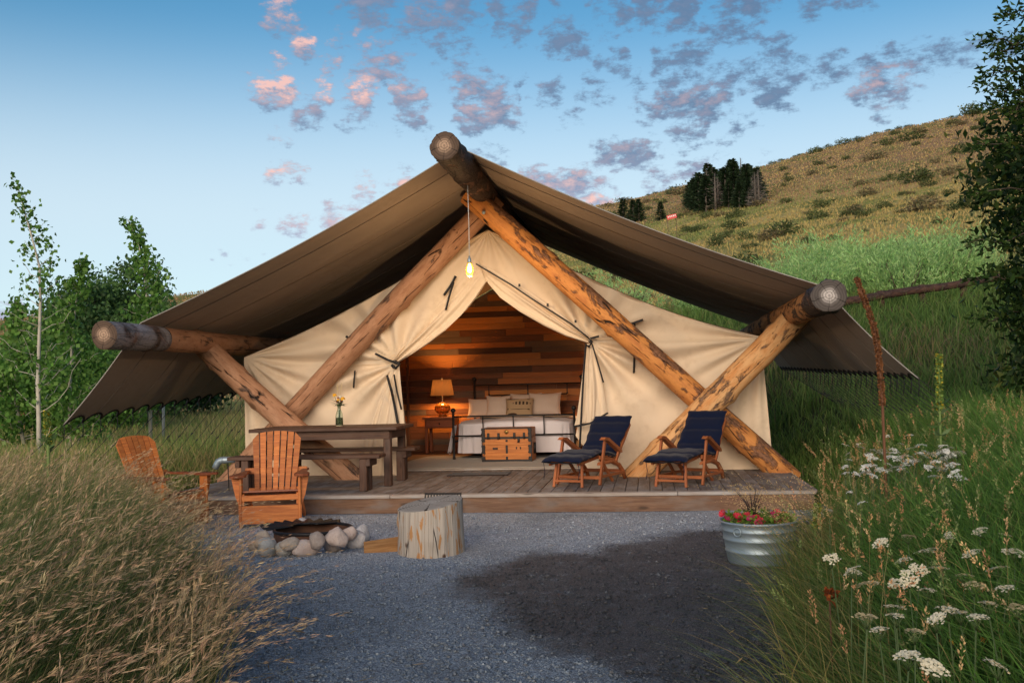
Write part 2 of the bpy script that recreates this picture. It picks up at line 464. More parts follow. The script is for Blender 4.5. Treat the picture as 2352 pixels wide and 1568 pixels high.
M['cedar'] = m_wood('stained_cedar', (.45, .125, .030), (.70, .24, .058), .5, .5, knots=False, spec=.4)
M['cedar_dark'] = m_wood('stained_cedar_dark', (.20, .055, .024), (.30, .09, .035), .45, .3, knots=False, spec=.4)
M['teak'] = m_wood('oiled_teak', (.30, .085, .030), (.46, .155, .055), .45, .3, knots=False)
M['table'] = m_wood('dark_stained_pine', (.065, .03, .018), (.12, .058, .035), .6, .3, weather=(.12, .072, .053))
M['log'] = m_log('peeled_log', cover=.53)
M['log_bark'] = m_log('barky_log', cover=.53, wood=(.64, .27, .075), wood2=(.46, .17, .05), bark=(.17, .082, .045), seed=11, top=.09)
M['log_pale'] = m_log('pale_peeled_log', cover=.565, wood=(.70, .40, .18), wood2=(.60, .26, .085), bark=(.17, .10, .062), seed=5)
M['log_left'] = m_log('weathered_log', cover=.59, wood=(.47, .255, .15), wood2=(.36, .175, .095), bark=(.15, .09, .065), seed=23)
M['log_dark'] = m_log('charred_log', cover=.43, bark=(.042, .028, .023), wood=(.20, .10, .065), wood2=(.07, .04, .03), seed=31)
M['log_grey'] = m_log('grey_log', cover=.47, wood=(.17, .09, .06), bark=(.06, .038, .03), grey=(.30, .29, .31), seed=3)
M['cut'] = m_cut('log_cut_end'); M['cut_grey'] = m_cut('log_cut_end_grey', (.60, .54, .50), (.10, .082, .072))
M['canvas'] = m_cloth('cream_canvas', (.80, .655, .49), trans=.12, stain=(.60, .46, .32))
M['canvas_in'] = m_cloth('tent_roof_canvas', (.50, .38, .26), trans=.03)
M['fly'] = m_cloth('brown_fly_canvas', (.36, .29, .24), trans=.16, var=.22, stain=(.27, .21, .17))
M['strap'] = m_plain('black_webbing', (.012, .012, .014), .7, bstr=0)
M['rope'] = m_plain('black_cord', (.015, .015, .017), .8, bstr=0)
M['bind'] = m_plain('edge_binding', (.36, .33, .30), .8, bstr=0)
M['steel'] = m_plain('galvanised_steel', (.36, .44, .49), .5, .6, .3, 7, .15)
M['iron'] = m_plain('black_iron', (.016, .015, .016), .45, .3, .3, 20, .2)
M['rust'] = m_plain('rusty_steel', (.10, .045, .025), .8, .2, .5, 14, .4)
M['navy'] = m_cloth('navy_cushion', (.0035, .008, .030), .9, var=.25)
M['white_linen'] = m_cloth('white_linen', (.66, .62, .66), var=.06)
M['pillow_pink'] = m_cloth('cream_pillow', (.64, .51, .43), var=.08)

# ================================================================ ground
CREST_AZ = [-180, -90, -60, -35, -26, -15, -2, 5.5, 12.5, 20, 40, 70, 110, 180]
CREST_EL = [5, 4, 4, 3.9, 5.4, 7.5, 10.1, 11.4, 12.85, 13.45, 14, 11, 6, 5]
GX_Y = [-3, 4, 5, 6.3, 8, 10, 11.45, 13]
GX_R = [.5, .55, .75, .8, 1.2, 1.65, 1.95, 2.0]
GX_L = [-2.0, -2.0, -2.3, -2.85, -3.75, -4.8, -5.7, -6.4]
def sstep(x, a, b):
    t = np.clip((x-a)/(b-a), 0, 1); return t*t*(3-2*t)
def height(x, y):
    x = np.asarray(x, float); y = np.asarray(y, float)
    r_ = np.hypot(x, y); az = np.degrees(np.arctan2(x, y))
    el = np.interp(az, CREST_AZ, CREST_EL)
    zc = 1.5+220*np.tan(np.radians(el))
    w = sstep(az, -24, 8)*(1-sstep(az, 60, 120))
    near = np.interp(r_, [0, 13, 16, 20, 26, 33, 45], [0, 0, .25, .75, 2.0, 3.5, 5.0])
    # the platform for the tent stays level
    lev = sstep(x, 1.8, 3.4)*sstep(x, -60, 5)+sstep(y, 21, 26)
    near = near*np.clip(lev, 0, 1)
    t = np.clip((r_-45)/175, 0, 1)
    zr = near+np.where(r_ > 45, (zc-5.0)*t**1.22, 0)
    t2 = np.clip((r_-60)/160, 0, 1)
    zl = zc*t2**1.5
    z = w*zr+(1-w)*zl
    z = np.where(r_ > 222, np.maximum(z-(r_-222)*.12, -5), z)
    z = z+fbm(x/9, y/9, 3)*.5*sstep(r_, 40, 110)+fbm(x/2.2, y/2.2, 5)*.06*sstep(r_, 18, 30)
    # low bank beside the gravel on the right
    xr = np.interp(y, GX_Y, GX_R); xl = np.interp(y, GX_Y, GX_L)
    inb = 1-sstep(y, 13, 18)
    z = z+.40*sstep(x-xr, .1, 1.8)*inb*sstep(y, -2, 3)+.12*sstep(xl-x, .1, 1.5)*inb
    return z
az_list = np.concatenate([np.arange(-180, -60, 4), np.arange(-60, 45, .5), np.arange(45, 180, 4)])
r_list = np.concatenate([np.linspace(.0, 30, 60)[1:], np.geomspace(30.6, 240, 110), np.geomspace(250, 900, 14)])
AZ, RR = np.meshgrid(np.radians(az_list), r_list)
gx = RR*np.sin(AZ); gy = RR*np.cos(AZ); gz = height(gx, gy)
nr, na = gx.shape
gv = np.stack([gx, gy, gz], -1).reshape(-1, 3)
ii, jj = np.meshgrid(np.arange(nr-1), np.arange(na), indexing='ij'); j2 = (jj+1) % na
gq = np.stack([ii*na+jj, ii*na+j2, (ii+1)*na+j2, (ii+1)*na+jj], -1).reshape(-1, 4)[:, ::-1]
gv = np.vstack([gv, [[0, 0, 0]]])
def m_ground():
    m_, t, b = new_mat('meadow_ground')
    tc_ = t.node('ShaderNodeTexCoord'); v = tc_.outputs['Object']
    s_ = t.node('ShaderNodeSeparateXYZ', ins={0: v})
    dist = t.math('SQRT', t.math('ADD', t.math('POWER', s_.outputs[0], 2), t.math('POWER', s_.outputs[1], 2)))
    n0 = t.noise(v, .028, 5, .6); n1_ = t.noise(v, .11, 6, .65); n2_ = t.noise(v, .7, 6, .7); n3 = t.noise(v, 5, 5, .7)
    gold = t.mix(t.smooth(n1_, .36, .64), (.46, .345, .135), (.37, .29, .105))
    gold = t.mix(t.smooth(n2_, .40, .68), gold, (.26, .24, .085))
    green = t.mix(t.smooth(n2_, .4, .65), (.15, .185, .05), (.10, .13, .035))
    brown = t.mix(t.smooth(n2_, .35, .6), (.32, .21, .12), (.24, .16, .09))
    # brown stony crest, gold slope, green foot
    hillh = t.math('ADD', s_.outputs[2], t.math('MULTIPLY', t.math('SUBTRACT', n1_, .5), 16))
    c = t.mix(t.smooth(t.math('ADD', hillh, t.math('MULTIPLY', t.math('SUBTRACT', n0, .5), 30)), 20, 36), gold, brown)
    c = t.mix(t.math('MULTIPLY', t.smooth(t.math('ADD', n1_, t.math('MULTIPLY', n0, .5)), .66, .84), .8), c, green)
    c = t.mix(t.smooth(t.math('ADD', dist, t.math('MULTIPLY', n1_, 12)), 62, 40), c, (.085, .13, .035))
    soil = t.mix(n3, (.06, .045, .025), (.045, .06, .018))
    c = t.mix(t.smooth(dist, 34, 20), c, soil)
    t.put(b.inputs['Base Color'], c); b.inputs['Roughness'].default_value = .95; b.inputs['Specular IOR Level'].default_value = .1
    bump(t, b, t.math('ADD', t.math('MULTIPLY', n2_, 1), t.math('MULTIPLY', n3, .3)), .8, .15)
    return m_
ground = link('ground', np_mesh('ground', gv, gq, m_ground(), smooth=True)); ground['kind'] = 'structure'

# gravel yard
def m_gravel():
    m_, t, b = new_mat('crushed_gravel')
    tc_ = t.node('ShaderNodeTexCoord'); v = tc_.outputs['Object']
    s_ = t.node('ShaderNodeSeparateXYZ', ins={0: v})
    vo = t.node('ShaderNodeTexVoronoi', ins={'Vector': v}); vo.inputs['Scale'].default_value = 95
    vo2 = t.node('ShaderNodeTexVoronoi', ins={'Vector': t.vmath('ADD', v, (3, 5, 0))}); vo2.inputs['Scale'].default_value = 38
    sp = t.node('ShaderNodeSeparateColor', ins={0: vo.outputs['Color']}); sp2 = t.node('ShaderNodeSeparateColor', ins={0: vo2.outputs['Color']})
    n1_ = t.noise(v, 1.1, 5, .6); n2_ = t.noise(v, 6, 5, .65)
    c = t.ramp(sp.outputs[0], [(0, (.16, .185, .23)), (.4, (.34, .385, .46)), (.75, (.50, .55, .62)), (1, (.80, .82, .85))]).outputs[0]
    c = t.mix(t.math('MULTIPLY', t.smooth(sp2.outputs[0], .8, .95), .5), c, (.36, .31, .28))
    c = t.mix(t.math('MULTIPLY', t.smooth(n1_, .45, .65), .35), c, (.16, .185, .22))
    near_dark = t.smooth(t.math('ADD', s_.outputs[1], t.math('ADD', t.math('MULTIPLY', t.math('SUBTRACT', n1_, .5), 3.0), t.math('MULTIPLY', t.math('SUBTRACT', n2_, .5), 1.2))), 9.6, 6.4)  # gravel colour darkens towards the near end, with a broad uneven edge
    c = t.mix(t.math('MULTIPLY', near_dark, .9), c, t.mix(1.0, c, (.46, .52, .56), 'MULTIPLY'))
    # ground still wet from watering: a dark patch with a ragged edge
    wx = t.math('ADD', s_.outputs[0], t.math('ADD', t.math('MULTIPLY', t.math('SUBTRACT', n1_, .5), .9), t.math('MULTIPLY', t.math('SUBTRACT', n2_, .5), .75)))
    wy = t.math('ADD', s_.outputs[1], t.math('MULTIPLY', t.math('SUBTRACT', t.noise(t.vmath('ADD', v, (9, 2, 0)), 2.0, 6, .7), .5), 1.7))
    def curve(x, pts, lo, hi, vlo, vhi):
        rp = t.ramp(t.math('DIVIDE', t.math('SUBTRACT', x, lo), hi-lo), [((a-lo)/(hi-lo), (q-vlo)/(vhi-vlo)) for a, q in pts])
        return t.math('ADD', t.math('MULTIPLY', rp.outputs[0], vhi-vlo), vlo)
    xb = curve(s_.outputs[1], [(3, .4), (5.0, -.3), (5.56, -.62), (6.36, -1.1), (7.63, -1.55), (8.69, -1.3), (10, -.9)], 3, 10, -2, 1)
    yb = curve(s_.outputs[0], [(-1.6, 8.5), (-1.14, 8.75), (-.4, 9.05), (0, 9.6), (.6, 10.2), (1.2, 10.6), (2, 11)], -2, 2, 8, 12)
    wet = t.math('MULTIPLY', t.smooth(t.math('SUBTRACT', wx, xb), -.22, .30), t.smooth(t.math('SUBTRACT', yb, wy), -.30, .40))
    dry = t.smooth(t.math('ADD', t.math('MULTIPLY', n2_, .6), t.math('MULTIPLY', t.noise(v, 22, 4, .7), .4)), .52, .66)
    wet = t.math('MULTIPLY', wet, t.math('SUBTRACT', 1, t.math('MULTIPLY', dry, .38)))
    wetc = t.mix(1.0, c, (.25, .225, .22), 'MULTIPLY')
    c = t.mix(wet, c, wetc)
    t.put(b.inputs['Base Color'], c)
    t.put(b.inputs['Roughness'], t.math('SUBTRACT', .9, t.math('MULTIPLY', wet, .25)))
    hgt = t.math('ADD', t.math('MULTIPLY', vo.outputs['Distance'], -1), t.math('MULTIPLY', vo2.outputs['Distance'], -.4))
    bump(t, b, hgt, .9, .012)
    return m_
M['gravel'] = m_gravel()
yy = np.linspace(-2.5, 11.9, 240); nu_ = 120
gvv = []
for y_ in yy:
    a_, b_ = np.interp(y_, GX_Y, GX_L)-.25, np.interp(y_, GX_Y, GX_R)+.25
    xs = np.linspace(a_, b_, nu_)
    zz = np.maximum(height(xs, np.full(nu_, y_)), 0)*1.0+.004+.006*fbm(xs*3, np.full(nu_, y_)*3, 9)+.006
    gvv.append(np.stack([xs, np.full(nu_, y_), zz], -1))
gvv = np.concatenate(gvv)
ii, jj = np.meshgrid(np.arange(239), np.arange(nu_-1), indexing='ij')
gqq = np.stack([ii*nu_+jj, ii*nu_+jj+1, (ii+1)*nu_+jj+1, (ii+1)*nu_+jj], -1).reshape(-1, 4)
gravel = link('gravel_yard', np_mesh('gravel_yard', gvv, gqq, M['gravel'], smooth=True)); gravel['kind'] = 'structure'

# ================================================================ deck
DZ = .225
deck = empty('wooden_deck', (-2.15, 11.45, 0), label='low weathered wooden deck running along the front of the tent', cat='deck')
def dl(x, y, z): return (x+2.15, y-11.45, z)
xs_ = -6.05; k = 0
while xs_ < 1.74:
    w_ = .137
    dz_ = random.uniform(-.0015, .0015)
    beam('deck_board', dl(xs_+w_/2, 11.60, DZ-.019+dz_), dl(xs_+w_/2, 14.75, DZ-.019+dz_), w_, .036, M['deck'], deck, bev=.004)
    xs_ += .1435
for x0, x1 in ((-6.1, -3.06), (-3.055, .28), (.285, 1.80)):
    beam('edge_board', dl(x0, 11.52, DZ-.018), dl(x1, 11.52, DZ-.018), .135, .040, M['lip'], deck, bev=.006)
for x0, x1 in ((-6.08, -2.205), (-2.195, 1.78)):
    beam('fascia_board', dl(x0, 11.49, .098), dl(x1, 11.49, .098), .038, .176, M['fascia'], deck, bev=.004)
for x_ in (-6.06, 1.76):
    beam('fascia_board', dl(x_, 11.52, .098), dl(x_, 14.7, .098), .036, .174, M['fascia'], deck, bev=.004)
MB().box((0, 1.6, .1), (7.6, 2.9, .12)).build('joist_bed', M['table'], deck)
# boarded floor inside the tent
floor = empty('tent_floor', (-2.15, 14.75, 0), label='dark boarded floor inside the tent behind the threshold', cat='floor')
for i in range(31):
    y0 = 14.755+i*.146
    beam('floor_board', (-3.75, y0-14.75+.07, DZ-.012), (3.75, y0-14.75+.07, DZ-.012), .142, .03, M['table'], floor, bev=.003)
beam('threshold', (-3.7, -.06, DZ+.012), (3.7, -.06, DZ+.012), .1, .02, M['lip'], floor, bev=.004)

# ================================================================ logs
def log_mesh(L, r0, r1, seed, n=28, seg=None, bend=.02, knots=5, rough=0.0):
    """trunk along local Z with uneven girth, flutes and knot bumps"""
    rg = np.random.default_rng(seed); seg = seg or max(10, int(L/.06))
    th = np.linspace(0, 2*np.pi, n, endpoint=False)
    kn = [(rg.uniform(.1, .9)*L, rg.uniform(0, 6.28), rg.uniform(.012, .036), rg.uniform(.045, .085)) for _ in range(knots)]
    bx, by, ph = rg.uniform(-bend, bend), rg.uniform(-bend, bend), rg.uniform(0, 6)
    V = []
    for i in range(seg+1):
        z = L*i/seg; t = i/seg
        r_ = r0+(r1-r0)*t
        rr = r_*(1+.035*np.sin(2*th+ph+z*.6)+.02*np.sin(3*th-z*1.1+ph)+.018*fbm(th*2, np.full(n, z*5), seed, 3))
        if rough: rr = rr+rough*(fbm(th*5, np.full(n, z*9), seed+5, 3)+.8*rg.normal(size=n)*(rg.uniform(size=n) < .3))
        for kz, ka, kh, ks in kn:
            dth = (th-ka+np.pi) % (2*np.pi)-np.pi
            rr = rr+kh*np.exp(-((z-kz)/ks)**2-(dth*r_/ks)**2)
        c = math.sin(math.pi*t)
        V.append(np.stack([rr*np.cos(th)+bx*c, rr*np.sin(th)+by*c, np.full(n, z)], -1))
    V = np.concatenate(V)
    ii, jj = np.meshgrid(np.arange(seg), np.arange(n), indexing='ij'); j2 = (jj+1) % n
    Q = np.stack([ii*n+jj, ii*n+j2, (ii+1)*n+j2, (ii+1)*n+jj], -1).reshape(-1, 4)
    return V, Q
def log(name, p0, p1, r0, r1, mat, parent, seed, ends=('cut', 'cut'), **kw):
    p0, p1 = Vector(p0), Vector(p1); L = (p1-p0).length
    V, Q = log_mesh(L, r0, r1, seed, **kw)
    o = link(name, np_mesh(name, V, Q, mat, smooth=True), None, parent)
    q = (p1-p0).to_track_quat('Z', 'Y')
    o.matrix_local = Matrix.Translation(p0) @ q.to_matrix().to_4x4()
    n = kw.get('n', 28)
    for e, idx, z in ((ends[0], slice(0, n), 0), (ends[1], slice(len(V)-n, len(V)), L)):
        if not e: continue
        rim_ = V[idx]; cen = rim_.mean(0)
        inn = cen+(rim_-cen)*.93; sg = -1 if z == 0 else 1
        inn[:, 2] += sg*.008
        vv = np.vstack([rim_, inn, [cen+np.array([0, 0, sg*.011])]])-np.array([0, 0, z])
        f_ = [(k, (k+1) % n, n+(k+1) % n, n+k) for k in range(n)]+[(n+k, n+(k+1) % n, 2*n) for k in range(n)]
        if z == 0: f_ = [tuple(reversed(q_)) for q_ in f_]
        mb = MB(); mb.add(vv, f_); c = link('cut_end', mb.mesh('cut_end'), M[e], o); c.location = (0, 0, z)
    return o
frame = empty('log_frame', (-2.18, 14.0, DZ), label='tent frame of crossed peeled logs with ridge and side poles', cat='log frame')
def fl(x, y, z): return (x+2.18, y-14.0, z-DZ)
RX = -2.18
ridge_a = log('ridge_log', fl(-2.19, 10.88, 4.18), fl(-2.22, 13.6, 4.19), .165, .168, M['log_dark'], frame, 1, ends=('cut', None), bend=.01, n=44, rough=.006)
log('ridge_log', fl(-2.22, 13.6, 4.19), fl(-2.19, 20.1, 4.2), .168, .16, M['log_dark'], frame, 2, ends=(None, 'cut'), bend=.01)
log('side_pole', fl(1.915, 10.85, 2.335), fl(1.93, 11.75, 2.335), .178, .165, M['log_dark'], frame, 3, ends=('cut_grey', None), bend=.0, n=44, rough=.008)
log('side_pole', fl(1.93, 11.75, 2.335), fl(1.93, 20.1, 2.33), .165, .155, M['log'], frame, 4, ends=(None, 'cut'), bend=.0)
log('side_pole', fl(-6.28, 10.85, 2.19), fl(-6.28, 12.2, 2.195), .165, .163, M['log_grey'], frame, 5, ends=('cut', None), bend=.0)
log('side_pole', fl(-6.28, 12.2, 2.195), fl(-6.26, 20.1, 2.21), .163, .155, M['log_left'], frame, 6, ends=(None, 'cut'), bend=.0)
# rafters crossing under the ridge and the raking posts that carry the side poles
log('rafter', fl(-2.42, 13.62, 4.165), fl(1.86, 13.80, DZ-.14), .15, .175, M['log_bark'], frame, 8, bend=.05, knots=11)
log('rafter', fl(-2.07, 13.96, 4.155), fl(-6.2, 13.98, DZ-.13), .145, .17, M['log_left'], frame, 19, bend=.05, knots=9)
log('raking_post', fl(-.36, 13.50, DZ-.17), fl(2.02, 13.52, 2.34), .175, .165, M['log_pale'], frame, 10, bend=.05, knots=11)
log('raking_post', fl(-3.94, 13.58, DZ-.17), fl(-6.42, 13.58, 2.24), .165, .165, M['log_left'], frame, 14, bend=.05, knots=9)
bolt = MB(); bolt.lathe([(.0, .012), (.022, .010), (.026, 0)], 12)
bo = bolt.build('bolt', M['steel'], frame); bo.location = P(1111, 488, 13.44)-Vector((-2.18, 14.0, DZ)); bo.rotation_euler = (R(90), 0, 0)

# ================================================================ brown fly over everything
fly = empty('canvas_fly', (-2.18, 11.85, 0), label='wide brown canvas fly stretched over the ridge and side poles', cat='canvas fly')
FY0, FY1 = 11.85, 20.0
def sect(Y):
    t = (Y-FY0)/(FY1-FY0)
    return [(-7.42, 1.12+.26*min(1, t/.55)), (-6.36, 2.385), (-2.18, 4.375), (2.02, 2.525), (3.04-.45*t, 1.43+.2*t)]
def fly_pt(s, Y):
    """s 0..4 across the five section points"""
    pt = sect(Y); k = min(int(s), 3); q = s-k
    x = pt[k][0]+(pt[k+1][0]-pt[k][0])*q; z = pt[k][1]+(pt[k+1][1]-pt[k][1])*q
    ty = (Y-FY0)/(FY1-FY0)
    if k in (1, 2):
        z -= .10*4*q*(1-q)*(.75+.5*math.sin(math.pi*ty))
        z += (.016*math.sin(Y*5.1+1.1*math.sin(q*3))+.010*math.sin(Y*11.3+q*4))*(q*(1-q)*4)
    else:
        z -= .05*4*q*(1-q)
    return x, Y, z
SCS = (19, 30)   # scallops along the left and right eave
def scallop(Y, side):
    t = (Y-FY0)/(FY1-FY0)*SCS[side]; return abs(math.sin(math.pi*t))**.6
def fly_surface(i, j):
    s = i*4; Y = FY0+(FY1-FY0)*j
    x, y, z = fly_pt(s, Y)
    if s < .5 or s > 3.5:
        e = (1-s/.5) if s < .5 else (s-3.5)/.5
        dx_ = (.125 if s < 1 else .08)*scallop(Y, 0 if s < 1 else 1)*e
        x += dx_*(.7 if s < 1 else -.7); z += dx_*.75
    return (x+2.18, y-FY0, z)
mb = MB(); mb.grid(fly_surface, 121, 301)
fo = mb.build('fly_cloth', M['fly'], fly)
sm = fo.modifiers.new('thick', 'SOLIDIFY'); sm.thickness = .006; sm.offset = 0
edge = [fly_surface(i/120, 0) for i in range(121)]
MB().tube([Vector(p)+Vector((0, -.004, .003)) for p in edge], .007, 6).build('edge_binding', M['bind'], fly)
edge2 = [fly_surface(i/120, 1) for i in range(121)]
MB().tube(edge2, .009, 6).build('edge_binding', M['bind'], fly)
# seams
for yq in (.075, .19, .31, .43, .56, .70, .84):
    pts = []
    for j in range(90):
        p = Vector(fly_surface(j/89, yq)); pts.append(p-Vector((0, 0, .006)))
    MB().tube(pts, .010, 5, flat=.25).build('seam', M['fly'], fly)
for i_ in (0, 1):
    SC = SCS[i_]
    pts = [Vector(fly_surface(i_, j/(SC*10))) for j in range(SC*10+1)]
    MB().tube(pts, .017, 6).build('scallop_binding', M['rope'], fly)
    sg = -1 if i_ == 0 else 1
    for k in range(SC+1):
        p = Vector(fly_surface(i_, k/SC))
        gxx = p.x-2.18+sg*1.15; gyy = p.y+FY0-.05
        gzz = float(height(gxx, gyy))
        e = Vector((gxx+2.18, gyy-FY0, gzz+.03))
        MB().tube([p, e], .0045, 5).build('guy_rope', M['rope'], fly)
        q = p.lerp(e, .45+.12*random.random())
        kn = MB(); kn.box(q, (.05, .018, .02), Euler((0, R(sg*35), random.uniform(-.5, .5))).to_matrix(), .004); kn.build('rope_tensioner', M['rope'], fly)
        MB().tube([p+Vector((.0, 0, .01)), p+Vector((.004, .01, -.08)), p+Vector((-.008, .012, -.16-.05*random.random()))], .006, 5).build('hanging_tie', M['rope'], fly)

# ================================================================ cream tent
tent = empty('canvas_tent', (-2.18, 14.2, DZ), label='cream canvas wall tent with its doorway tied open', cat='tent')
TX0, TX1, TY = -5.95, 1.66, 14.12
def gtop(x):
    x = np.asarray(x, float)
    sr = np.clip((x+2.24)/3.90, 0, 1); sl = np.clip((-2.24-x)/3.71, 0, 1)
    zr = 3.72+(2.03-3.72)*sr-.17*np.sin(np.pi*sr**1.3)
    zl = 3.72+(1.99-3.72)*sl-.10*np.sin(np.pi*sl**1.3)
    return np.where(x > -2.24, zr, zl)
gxs = np.linspace(TX0, TX1, 400); gzs = gtop(gxs)
kpk = int(np.argmax(gzs))
def outer(z, side):
    if side < 0:
        return TX0 if z < 1.99 else float(np.interp(z, gzs[:kpk+1], gxs[:kpk+1]))
    return TX1-.10*(z-DZ)/1.8 if z < 2.03 else float(np.interp(-z, -gzs[kpk:], gxs[kpk:]))
def px_curve(pts, Y): return [P(x, y, Y) for x, y in pts]
OPL = px_curve([(1118, 646), (1098, 676), (1070, 712), (1035, 748), (990, 785), (950, 812), (915, 832), (921, 880), (927, 940), (932, 1010), (934, 1100)], TY)
OPR = px_curve([(1118, 646), (1150, 676), (1200, 708), (1260, 745), (1310, 768), (1352, 784), (1350, 830), (1346, 900), (1340, 980), (1338, 1085)], TY)
def opening(z, side):
    c = OPL if side < 0 else OPR
    zs = [-p.z for p in c]; xs = [p.x for p in c]
    if z > c[0].z: return -2.24
    return float(np.interp(-z, zs, xs))
TIE_L = P(915, 832, TY); TIE_R = P(1352, 784, TY)
def fold(x, z):
    """drape of the canvas out of its plane: pulls that fan out from the ties and the corners"""
    y = 0.0
    for (tx, tz, A, rad, kk, ph) in ((TIE_L.x, TIE_L.z, .060, 1.3, 13, .3), (TIE_R.x, TIE_R.z, .060, 1.4, 12, 1.1), (TX0, 1.99, .042, 1.9, 17, .2), (TX1-.1, 2.03, .040, 2.2, 19, 2.0), (-2.24, 3.72, .020, 1.1, 16, .5)):
        dx, dz = x-tx, z-tz; r_ = math.hypot(dx, dz)+1e-6; a = math.atan2(dz, dx)
        g = math.sin(kk*a+ph+1.2*math.sin(2.3*a+ph)+.5*math.sin(r_*2))
        y -= 1.5*A*g*(1-math.exp(-r_/.25))*math.exp(-(r_/rad)**1.5)
    y -= .018*math.sin(x*6.3+.8*math.sin(z*2.1))*max(0, 1-abs(z-.9)/1.0)
    y -= .035*math.sin(math.pi*min(1, max(0, (x-TX0)/(TX1-TX0))))*math.sin(z*2.0+x)
    return y
def panel(side):
    NZ, NXp = 150, 110
    zt = 3.715
    vs = []
    for j in range(NZ):
        z = DZ+.006+(zt-DZ)*j/(NZ-1)
        a, b = outer(z, side), opening(z, side)
        for i in range(NXp):
            x = a+(b-a)*i/(NXp-1)
            e = min(1, i/4)
            vs.append((x+2.18, TY-14.2+fold(x, z)*e, z-DZ))
    fs = [(j*NXp+i, j*NXp+i+1, (j+1)*NXp+i+1, (j+1)*NXp+i) for j in range(NZ-1) for i in range(NXp-1)]
    mb = MB(); mb.add(vs, fs, True)
    return mb.build('front_panel', M['canvas'], tent)
panel(-1); panel(1)
# roof and side walls
def roof_pt(i, j):
    x = TX0+(TX1-TX0)*i; return (x+2.18, TY-14.2+.01+5.0*j, float(gtop(x))-DZ+.01)
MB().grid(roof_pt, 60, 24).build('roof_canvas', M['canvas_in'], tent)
for sx_ in (0, 1):
    def side_pt(i, j, sx_=sx_):
        x = (TX0 if sx_ == 0 else TX1-.1*j)
        return (x+2.18+.02*math.sin(i*40)*(1-j), TY-14.2+5.0*i, (gtop(TX0) if sx_ == 0 else gtop(TX1))*j-DZ*j+.004)
    MB().grid(side_pt, 60, 12).build('side_wall', M['canvas'], tent)
# gathered curtains along both sides of the doorway
def lerp(a, b, t): return a+(b-a)*t
def along(c, t):
    d = [0]
    for q in range(1, len(c)): d.append(d[-1]+(c[q]-c[q-1]).length)
    L = t*d[-1]
    for q in range(1, len(c)):
        if L <= d[q]+1e-9:
            return c[q-1].lerp(c[q], (L-d[q-1])/(d[q]-d[q-1]))
    return c[-1]
def swag(name, inner, outer_, folds, depth, ph, base=.02, nu=90, nv=42):
    def fn(i, j):
        a, b = along(inner, i), along(outer_, i)
        p = a.lerp(b, j)
        w = (a-b).length
        g = .5+.5*math.sin(folds*math.pi*2*j+ph+1.5*math.sin(i*3+j*4+ph))
        g2 = .5+.5*math.sin(folds*1.9*math.pi*2*j+ph*2+i*4)
        d = base+depth*(.25+.75*i)*(g*.75+g2*.25)*math.sin(math.pi*min(1, max(0, j*.96+.03)))**.5
        return (p.x+2.18, TY-14.2-d, p.z-DZ)
    return MB().grid(fn, nu, nv).build(name, M['canvas'], tent)
swag('door_curtain', px_curve([(1116, 648), (1092, 684), (1062, 722), (1025, 758), (980, 793), (940, 818), (915, 833)], TY),
     px_curve([(1100, 600), (1050, 655), (1005, 700), (965, 745), (935, 780), (915, 805), (905, 824)], TY), 2.6, .10, .4)
swag('door_curtain', px_curve([(1121, 650), (1150, 684), (1195, 716), (1250, 748), (1300, 772), (1352, 788)], TY),
     px_curve([(1120, 612), (1170, 640), (1225, 676), (1280, 716), (1322, 748), (1360, 776)], TY), 2.3, .11, 1.7)
swag('door_curtain', px_curve([(918, 830), (922, 880), (928, 940), (933, 1010), (936, 1098)], TY),
     px_curve([(905, 832), (880, 900), (852, 970), (830, 1040), (815, 1100)], TY), 3.2, .11, .9, base=.03)
swag('door_curtain', px_curve([(1345, 790), (1340, 840), (1333, 900), (1326, 950), (1319, 979)], TY-.06),
     px_curve([(1358, 788), (1372, 830), (1384, 880), (1391, 920), (1396, 948)], TY-.06), 2.4, .10, .2, base=.05)
swag('door_curtain', px_curve([(1336, 940), (1328, 975), (1322, 1000), (1345, 1030), (1372, 1056)], TY-.02),
     px_curve([(1390, 940), (1398, 970), (1405, 1000), (1412, 1040), (1420, 1070)], TY-.02), 1.2, .05, .2, base=.03)
def strap(pts, Y=13.80, r=.014, n=6, name='strap'):
    # the webbing lies on the cloth: follow its folds
    off = .02 if Y >= 13.95 else (.06 if Y >= 13.88 else (.12 if Y > 13.75 else .17))
    fine = []
    for a, b in zip(pts[:-1], pts[1:]):
        for q in range(4): fine.append((a[0]+(b[0]-a[0])*q/4, a[1]+(b[1]-a[1])*q/4))
    fine.append(pts[-1]); out = []
    for x_, y_ in fine:
        p = P(x_, y_, TY); p = P(x_, y_, TY+fold(p.x, p.z)-off); out.append(p-Vector((-2.18, 14.2, DZ)))
    return MB().tube(out, r*1.25, n, flat=.5).build(name, M['strap'], tent)
strap([(1319, 979), (1355, 972), (1396, 948)], 13.7, .016, name='hem_tape')
strap([(1346, 790), (1341, 850), (1337, 920), (1333, 1000), (1331, 1040)], 13.7, .015)
strap([(1093, 606), (1120, 622), (1150, 640), (1176, 655)], 13.7, .012)
strap([(1176, 655), (1220, 685), (1262, 712), (1310, 742), (1352, 776)], 13.7, .010)
strap([(1352, 778), (1376, 772)], 13.85, .016)
strap([(1352, 780), (1360, 786), (1352, 796), (1344, 790)], 13.86, .018)
strap([(1360, 790), (1372, 830), (1386, 878)], 13.7, .012)
strap([(1430, 748), (1455, 742), (1477, 734)], 13.9, .018)
strap([(1458, 742), (1458, 790), (1456, 856)], 13.96, .013)
strap([(1047, 634), (1036, 655), (1020, 678)], 13.9, .016)
strap([(1042, 648), (1032, 680), (1024, 712)], 13.8, .013)
strap([(795, 772), (810, 784)], 13.86, .016)
strap([(815, 852), (812, 890)], 13.9, .014)
strap([(862, 812), (890, 826), (912, 834)], 13.86, .016)
